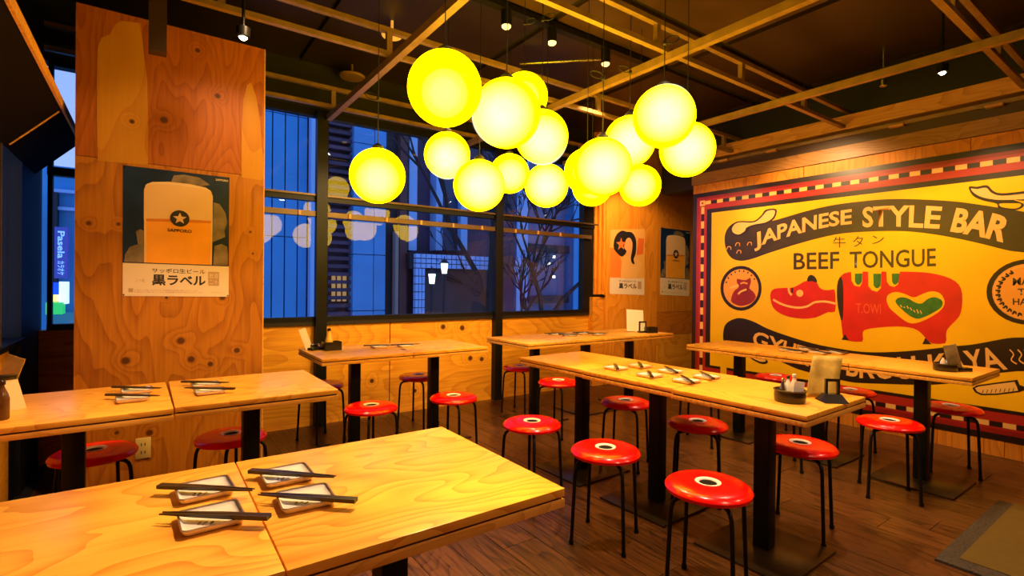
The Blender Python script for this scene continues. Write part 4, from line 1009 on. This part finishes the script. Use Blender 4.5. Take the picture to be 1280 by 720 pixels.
    for u, v in ((.01, .99), (.99, .99), (.01, .01), (.99, .01)):
        c_ = uv(u, v, 4); finish('pin', lathe(B(), [(0, 0), (.004, 0), (.004, .002), (0, .002)], 8), M_HOLE, P_).matrix_local = (Matrix.Translation(c_ - P_.location) @ Matrix.Rotation(math.pi / 2, 4, 'X'))
    return P_
def corners(tlp, trp, blp, brp, Y): a = [on_y(*p, Y) for p in (tlp, trp, blp, brp)]; return (a[0].x + a[2].x) / 2, (a[1].x + a[3].x) / 2, a[0].z, a[1].z, a[2].z, a[3].z
c4 = corners((154, 206.5), (286.5, 222), (153.5, 370), (286, 371), PP)
beer_poster(*c4, PP - .001, 'large beer glass poster with star emblem on the tall plywood pillar')
c4 = corners((825.7, 284.4), (862, 289), (824.8, 368.4), (862, 370.2), PY)
beer_poster(*c4, PY - .001, 'small distant beer glass poster between corner seam and mural')
# figure poster
c4 = corners((762.5, 287), (806, 286), (762.3, 367.3), (805.3, 368.8), PY)
x0, x1, ztl, ztr, zbl, zbr = c4
FP = empty('figure_poster', ((x0 + x1) / 2, PY - .001, zbl), label='orange poster of a dark-haired woman, left of the distant beer poster', cat='poster')
def fuv(u, v, l): zt = ztl + (ztr - ztl) * u; zb = zbl + (zbr - zbl) * u; return Vector((x0 + (x1 - x0) * u, PY - .001 - .0006 * l, zb + (zt - zb) * v))
def fp(name, pts, l, m_, sub=0):
    if sub: pts = smooth_loop(pts, sub)
    return finish(name, poly(B(), [fuv(a, b_, l) for a, b_ in pts]), m_, FP, world=True)
finish('sheet', poly(B(), [fuv(0, 0, 0), fuv(1, 0, 0), fuv(1, 1, 0), fuv(0, 1, 0)], .0006, (0, -1, 0)), mat('poster_peach', (.86, .42, .10), .45), FP, world=True)
fp('title_band', [(0, 0), (1, 0), (1, .25), (0, .25)], 2, M_PAPER)
fp('warm_patch', [(.0, .26), (.30, .26), (.32, .5), (.2, .7), (.0, .72)], 2, mat('poster_orange', (.85, .22, .03), .5), 0)
fp('warm_patch', [(.75, .6), (.95, .62), (.98, .85), (.8, .86)], 2, mat('poster_red_orange', (.80, .16, .03), .5), 0)
fp('shoulder', [(.32, .26), (.36, .5), (.48, .62), (.62, .60), (.85, .52), (.93, .46), (.80, .34), (.74, .26)], 3, mat('poster_skin', (.88, .46, .14), .5), 3)
fp('face', [(.46, .60), (.40, .72), (.44, .84), (.56, .88), (.68, .82), (.70, .70), (.62, .60)], 4, mat('poster_face', (.88, .42, .16), .5), 3)
fp('hair', [(.10, .70), (.10, .82), (.18, .93), (.32, .98), (.46, .96), (.60, .95), (.70, .88), (.74, .78), (.72, .62), (.66, .54), (.70, .47), (.62, .48), (.58, .56), (.62, .68), (.62, .80), (.54, .87), (.44, .84), (.38, .72), (.46, .66), (.34, .58), (.22, .62)], 5, C_INK, 2)
fp('star', [(.30 + (.15 if t % 2 == 0 else .06) * math.sin(t * math.pi / 5), .77 + (.105 if t % 2 == 0 else .045) * math.cos(t * math.pi / 5)) for t in range(10)], 6, mat('poster_star', (.80, .20, .04), .5))
text_map('lettering', '黒ラベル', lambda a, b_: fuv(.25 + .52 * a, .085 + .085 * b_, 3), C_INK, FP, .03, 0)
text_map('lettering', 'サッポロ生ビール', lambda a, b_: fuv(.25 + .5 * a, .185 + .035 * b_, 3), C_INK, FP, .01, 0)
fp('age_mark', [(.80, .09), (.91, .09), (.91, .205), (.80, .205)], 3, C_TAN)

# ================================================================== OUTSIDE (street at dusk, two floors down)
GZ = -4.2
tag(boxo('street_ground', (-14, 30, 5.4, 40, GZ - .2, GZ), mat('asphalt', (.05, .055, .06), .8)), kind='structure')
M_FB = mat('blue_grey_cladding', (.03, .30, .66), .6, noise=.12, nscale=.8); M_FBL = mat('pale_cladding', (.26, .50, .88), .6)
M_FD = mat('dark_purple_cladding', (.055, .035, .075), .6, noise=.25, nscale=1.5); M_FDK = mat('very_dark_cladding', (.012, .012, .02), .6)
M_BRICK = mat('maroon_cladding', (.10, .035, .035), .6, noise=.2, nscale=3)
FY = 13.0
X_ = lambda px, Y=FY: on_y(px, 300, Y).x
Z_ = lambda px, py, Y=FY: on_y(px, py, Y).z
bA = empty('office_building', (X_(365), FY, GZ), label='blue panelled building seen through the left window pane', cat='building', group='buildings outside the window')
xs = [X_(p) for p in (322, 340, 356, 372, 384)]
for a, b_ in zip(xs, xs[1:]): 
    for z0, z1 in ((GZ, -.6), (-.58, 2.3), (2.32, 5.2), (5.22, 9)):
        boxo('panel', (a + .01, b_ - .02, FY, FY + .2, z0, z1), M_FB, bA, world=True)
boxo('pale_fin', (X_(385), X_(393), FY - .25, FY, GZ, 9), M_FBL, bA, world=True)
boxo('core', (X_(318), X_(411), FY + .2, FY + 2, GZ, 9), M_FDK, bA, world=True)
xq = X_(110)
while xq < X_(318) - .8:
    boxo('panel', (xq, xq + .78, FY + .3, FY + .5, GZ, 9), M_FB, bA, world=True); xq += .8
boxo('core', (X_(110), X_(318), FY + .5, FY + 2, GZ, 9), M_FDK, bA, world=True)
bB = empty('louvred_building', (X_(500), FY, GZ), label='dark louvred building with pale blue pilasters beyond the window', cat='building', group='buildings outside the window')
boxo('core', (X_(411), X_(650), FY + .3, FY + 4, GZ, 10), M_FD, bB, world=True)
z = .4
while z < 8.5:
    boxo('louvre', (X_(411), X_(440), FY + .05, FY + .3, z, z + .09), M_FD, bB, world=True); z += .2
xs = [X_(p) for p in (440, 466, 481)]
for a, b_ in zip(xs, xs[1:]):
    for z0, z1 in ((GZ, .5), (.52, 1.95), (1.97, 4.8), (4.82, 9)):
        boxo('panel', (a, b_ - .02, FY - .1, FY + .3, z0, z1), M_FBL if False else mat('blue_panel', (.07, .31, .68), .6, noise=.1, nscale=1.2) if 'blue_panel' not in bpy.data.materials else bpy.data.materials['blue_panel'], bB, world=True)
boxo('recess', (X_(482), X_(496), FY, FY + .3, GZ, 9), M_FDK, bB, world=True)
boxo('downpipe', (X_(489), X_(493), FY - .3, FY - .1, GZ, 2.6), mat('grey_pipe', (.25, .2, .18), .5), bB, world=True)
boxo('maroon_pier', (X_(496), X_(505), FY - .2, FY + .3, GZ, 9), M_BRICK, bB, world=True)
for a, b_ in ((509, 519), (543, 551), (574, 582)):
    boxo('pilaster', (X_(a), X_(b_), FY - .1, FY + .3, Z_(a, 313), 9.5), M_FBL, bB, world=True)
boxo('window_strip', (X_(551), X_(574), FY + .1, FY + .3, Z_(560, 313), 9.5), mat('dark_blue_glazing', (.02, .05, .12), .2), bB, world=True)
# tiled portal
zt, zb = Z_(540, 319), Z_(560, 337)
px_a, px_b = X_(508), X_(598)
M_TILE = mat('pale_blue_tile', (.30, .52, .95), .5, noise=.08, nscale=4)
n = 15
for i in range(n):
    a = px_a + (px_b - px_a) * i / n; b_ = px_a + (px_b - px_a) * (i + 1) / n
    for r_ in range(3):
        h0 = zb + (zt - zb) * r_ / 3; h1 = zb + (zt - zb) * (r_ + 1) / 3
        boxo('tile', (a + .012, b_ - .012, FY - .6, FY - .45, h0 + .012, h1 - .012), M_TILE, bB, world=True)
xw = X_(520) - px_a
r_ = zb
while r_ > -.6:
    for i in range(3):
        boxo('tile', (px_a + xw * i / 3 + .01, px_a + xw * (i + 1) / 3 - .01, FY - .6, FY - .45, r_ - .2, r_ - .012), M_TILE, bB, world=True)
    r_ -= .21
boxo('portal_core', (px_a - .1, px_b, FY - .45, FY + .1, zb - .02, zt), M_FDK, bB, world=True)
boxo('dark_entrance', (px_a + xw, X_(625), FY - .2, FY + .1, GZ, zb - .02), mat('entrance_dark', (.025, .012, .02), .5, noise=.5, nscale=1), bB, world=True)
for k_ in range(3):
    boxo('lit_window', (X_(419 + 7 * k_), X_(423 + 7 * k_), FY + .22, FY + .29, .75, 1.45), mat('lit_window', (.5, .3, .1), .5, emit=(1, .55, .2), es=.25), bB, world=True)
bC = empty('grey_building', (X_(685), FY + 3, GZ), label='blue-grey building with pale columns behind the bare tree', cat='building', group='buildings outside the window')
Y2 = FY + 2.5
M_G1 = mat('grey_blue_render', (.10, .13, .27), .6, noise=.25, nscale=.8)
boxo('core', (X_(612, Y2), X_(770, Y2), Y2 + .2, Y2 + 4, GZ, 12), M_G1, bC, world=True)
boxo('pale_column', (X_(646, Y2), X_(660, Y2), Y2, Y2 + .2, GZ, 12), M_FBL, bC, world=True)
boxo('pale_beam', (X_(626, Y2), X_(660, Y2), Y2 - .1, Y2, Z_(640, 340, Y2), Z_(640, 326, Y2)), M_FBL, bC, world=True)
boxo('blue_bay', (X_(711, Y2), X_(728, Y2), Y2 - .3, Y2 + .2, GZ, 12), M_FB, bC, world=True)
for k_ in range(5): boxo('floor_band', (X_(661, Y2), X_(728, Y2), Y2 - .05, Y2 + .2, -1.5 + 2 * k_, -1.2 + 2 * k_), M_FDK, bC, world=True)
for px, py in ((682, 270), (716, 274), (692, 321), (692, 346), (686, 330)):
    c_ = on_y(px, py, Y2 - .1); boxo('lit_window', (c_.x - .05, c_.x + .05, Y2 - .14, Y2 - .1, c_.z - .05, c_.z + .05), mat('cool_lamp', (.8, .8, .7), .5, emit=(1, .95, .75), es=2.5), bC, world=True)
# left street view (through the window left of the pillar)
bD = empty('sign_building', (X_(80), FY, GZ), label='blue building with a tall vertical sign left of the pillar', cat='building', group='buildings outside the window')
boxo('core', (X_(20), X_(100), FY + .3, FY + 3, GZ, Z_(80, 205)), M_FB, bD, world=True)
for py in (215, 240, 262): boxo('floor_band', (X_(60), X_(100), FY + .1, FY + .3, Z_(80, py), Z_(80, py - 4)), M_FBL, bD, world=True)
boxo('dark_shaft', (X_(66), X_(71), FY, FY + .3, GZ, Z_(68, 240)), M_FDK, bD, world=True)
sg = boxo('sign_board', (X_(72), X_(88), FY - .4, FY - .1, Z_(80, 348), Z_(80, 286)), mat('violet_blue_sign', (.03, .04, .22), .4, emit=(.03, .05, .4), es=.5), bD, world=True)
Zt, Zb = Z_(80, 291), Z_(80, 344); xa, xb = X_(76), X_(84.5)
text_map('sign_lettering', 'Pasela', lambda u, v: Vector((xa + (xb - xa) * v, FY - .42, Zt + (Zb - Zt) * u * .62)), mat('sign_text', (.3, .5, .9), .4, emit=(.2, .45, 1), es=.8), bD, .02, 0)
text_map('sign_lettering', 'カラオケ', lambda u, v: Vector((xa + (xb - xa) * v, FY - .42, Zt + (Zb - Zt) * (.68 + .32 * u))), bpy.data.materials['sign_text'], bD, .02, 0)
boxo('lit_sign', (X_(78), X_(88), FY - .4, FY - .1, Z_(80, 379), Z_(80, 352)), mat('white_lit_sign', (.5, .6, .9), .4, emit=(.6, .75, 1), es=1.0), bD, world=True)
boxo('lit_sign', (X_(70), X_(77.5), FY - .4, FY - .1, Z_(74, 367), Z_(74, 353)), mat('blue_lit_sign', (.0, .05, .7), .4, emit=(0, .05, .9), es=1.0), bD, world=True)
boxo('lit_sign', (X_(65), X_(76), FY - .5, FY - .2, Z_(70, 376), Z_(70, 368)), mat('yellow_lit_sign', (.7, .6, .1), .4, emit=(1, .8, .2), es=1.2), bD, world=True)
boxo('lit_awning', (X_(64), X_(84), FY - .6, FY - .2, Z_(70, 391), Z_(70, 377)), mat('green_lit_awning', (.02, .3, .06), .4, emit=(.03, .7, .15), es=.6), bD, world=True)
boxo('shop_front', (X_(60), X_(100), FY - .1, FY + .3, GZ, Z_(70, 391)), mat('teal_front', (.02, .12, .2), .5, emit=(.02, .2, .4), es=.3), bD, world=True)
bE = empty('side_building', (-5, 12, GZ), label='teal building seen through the narrow left wall window', cat='building', group='buildings outside the window')
boxo('core', (-9, -2.3, 15, 18, GZ, 5.2), mat('teal_render', (.02, .10, .17), .6, noise=.2, nscale=.7), bE, world=True)
for py in (268, 300, 347): boxo('floor_band', (-9, -2.3, 14.9, 15, Z_(24, py, 14.9), Z_(24, py - 3, 14.9)), mat('teal_band', (.01, .05, .09), .6) if 'teal_band' not in bpy.data.materials else bpy.data.materials['teal_band'], bE, world=True)
for px, py in ((12, 380), (32, 383)):
    c_ = on_y(px, py, 14.8); boxo('street_glow', (c_.x - .08, c_.x + .08, 14.78, 14.88, c_.z - .06, c_.z + .06), mat('lamp_green_white', (.7, 1, .9), .5, emit=(.6, 1, .85), es=3), bE, world=True)
# street lamps
M_LAMPG = mat('street_lamp_glass', (.8, 1, .9), .3, emit=(.70, 1.0, .80), es=3.2)
for (px, py, Y, s_, lab) in ((540, 347, 9.0, 1.0, 'left, lower of two glowing lantern street lamps outside'), (555.5, 334, 8.6, 1.05, 'right, higher of two glowing lantern street lamps outside')):
    c_ = on_y(px, py, Y)
    lp = empty('street_lamp', (c_.x, c_.y, GZ), label=lab, cat='street lamp', group='street lamps')
    hz = c_.z - GZ
    finish('pole', lathe(B(), [(.09, 0), (.08, .3), (.04, .5), (.032, hz - .16), (.05, hz - .12)], 12), M_FDK, lp, True)
    finish('lantern', lathe(B(), [(.05, hz - .12), (.075, hz + .07), (0, hz + .071)], 6), M_LAMPG, lp)
    finish('lantern_roof', lathe(B(), [(.11, hz + .0715), (.03, hz + .15), (.012, hz + .16), (.008, hz + .21), (0, hz + .22)], 6), M_FDK, lp)
# bare trees
M_BARK = mat('dark_bark', (.018, .013, .016), .8)
def tree(x, y, h, seed, lab, spread=1.0, depth=6):
    rnd = random.Random(seed); bm = B()
    def br(p, d, L_, r, n):
        q_ = p + d * L_; mid_ = (p + q_) / 2 + Vector((rnd.uniform(-1, 1), rnd.uniform(-1, 1), rnd.uniform(-.5, .5))) * L_ * .08
        tube(bm, [p, mid_, q_], [r, r * .85, r * .68], 5, False)
        if n == 0: return
        for k_ in range(3):
            ax = Vector((rnd.uniform(-1, 1), rnd.uniform(-1, 1), rnd.uniform(-1, 1))).normalized()
            nd = (Matrix.Rotation(rnd.uniform(.30, .80) * spread * (1 if k_ % 2 else -1), 3, ax) @ d + Vector((0, 0, .12))).normalized()
            br(q_, nd, L_ * rnd.uniform(.55, .80) * (.55 if n == depth else 1), r * .62, n - 1)
    t_ = empty('bare_tree', (x, y, GZ), label=lab, cat='tree', group='bare street trees')
    br(Vector((0, 0, 0)), Vector((.02, 0, 1)), h, .11, depth)
    finish('branches', bm, M_BARK, t_, kind='stuff')
c_ = on_y(676, 390, 10.5); tree(c_.x, 10.5, 4.3, 5, 'bare branching tree outside the right-hand window pane', 1.1, 6)
c_ = on_y(606, 390, 8.2); tree(c_.x, 8.2, 4.8, 11, 'bare dark tree outside behind the right window post', .8, 6)
c_ = on_y(645, 390, 12.2); tree(c_.x, 12.2, 3.6, 23, 'bare low tree outside just right of the window post', .9, 5)
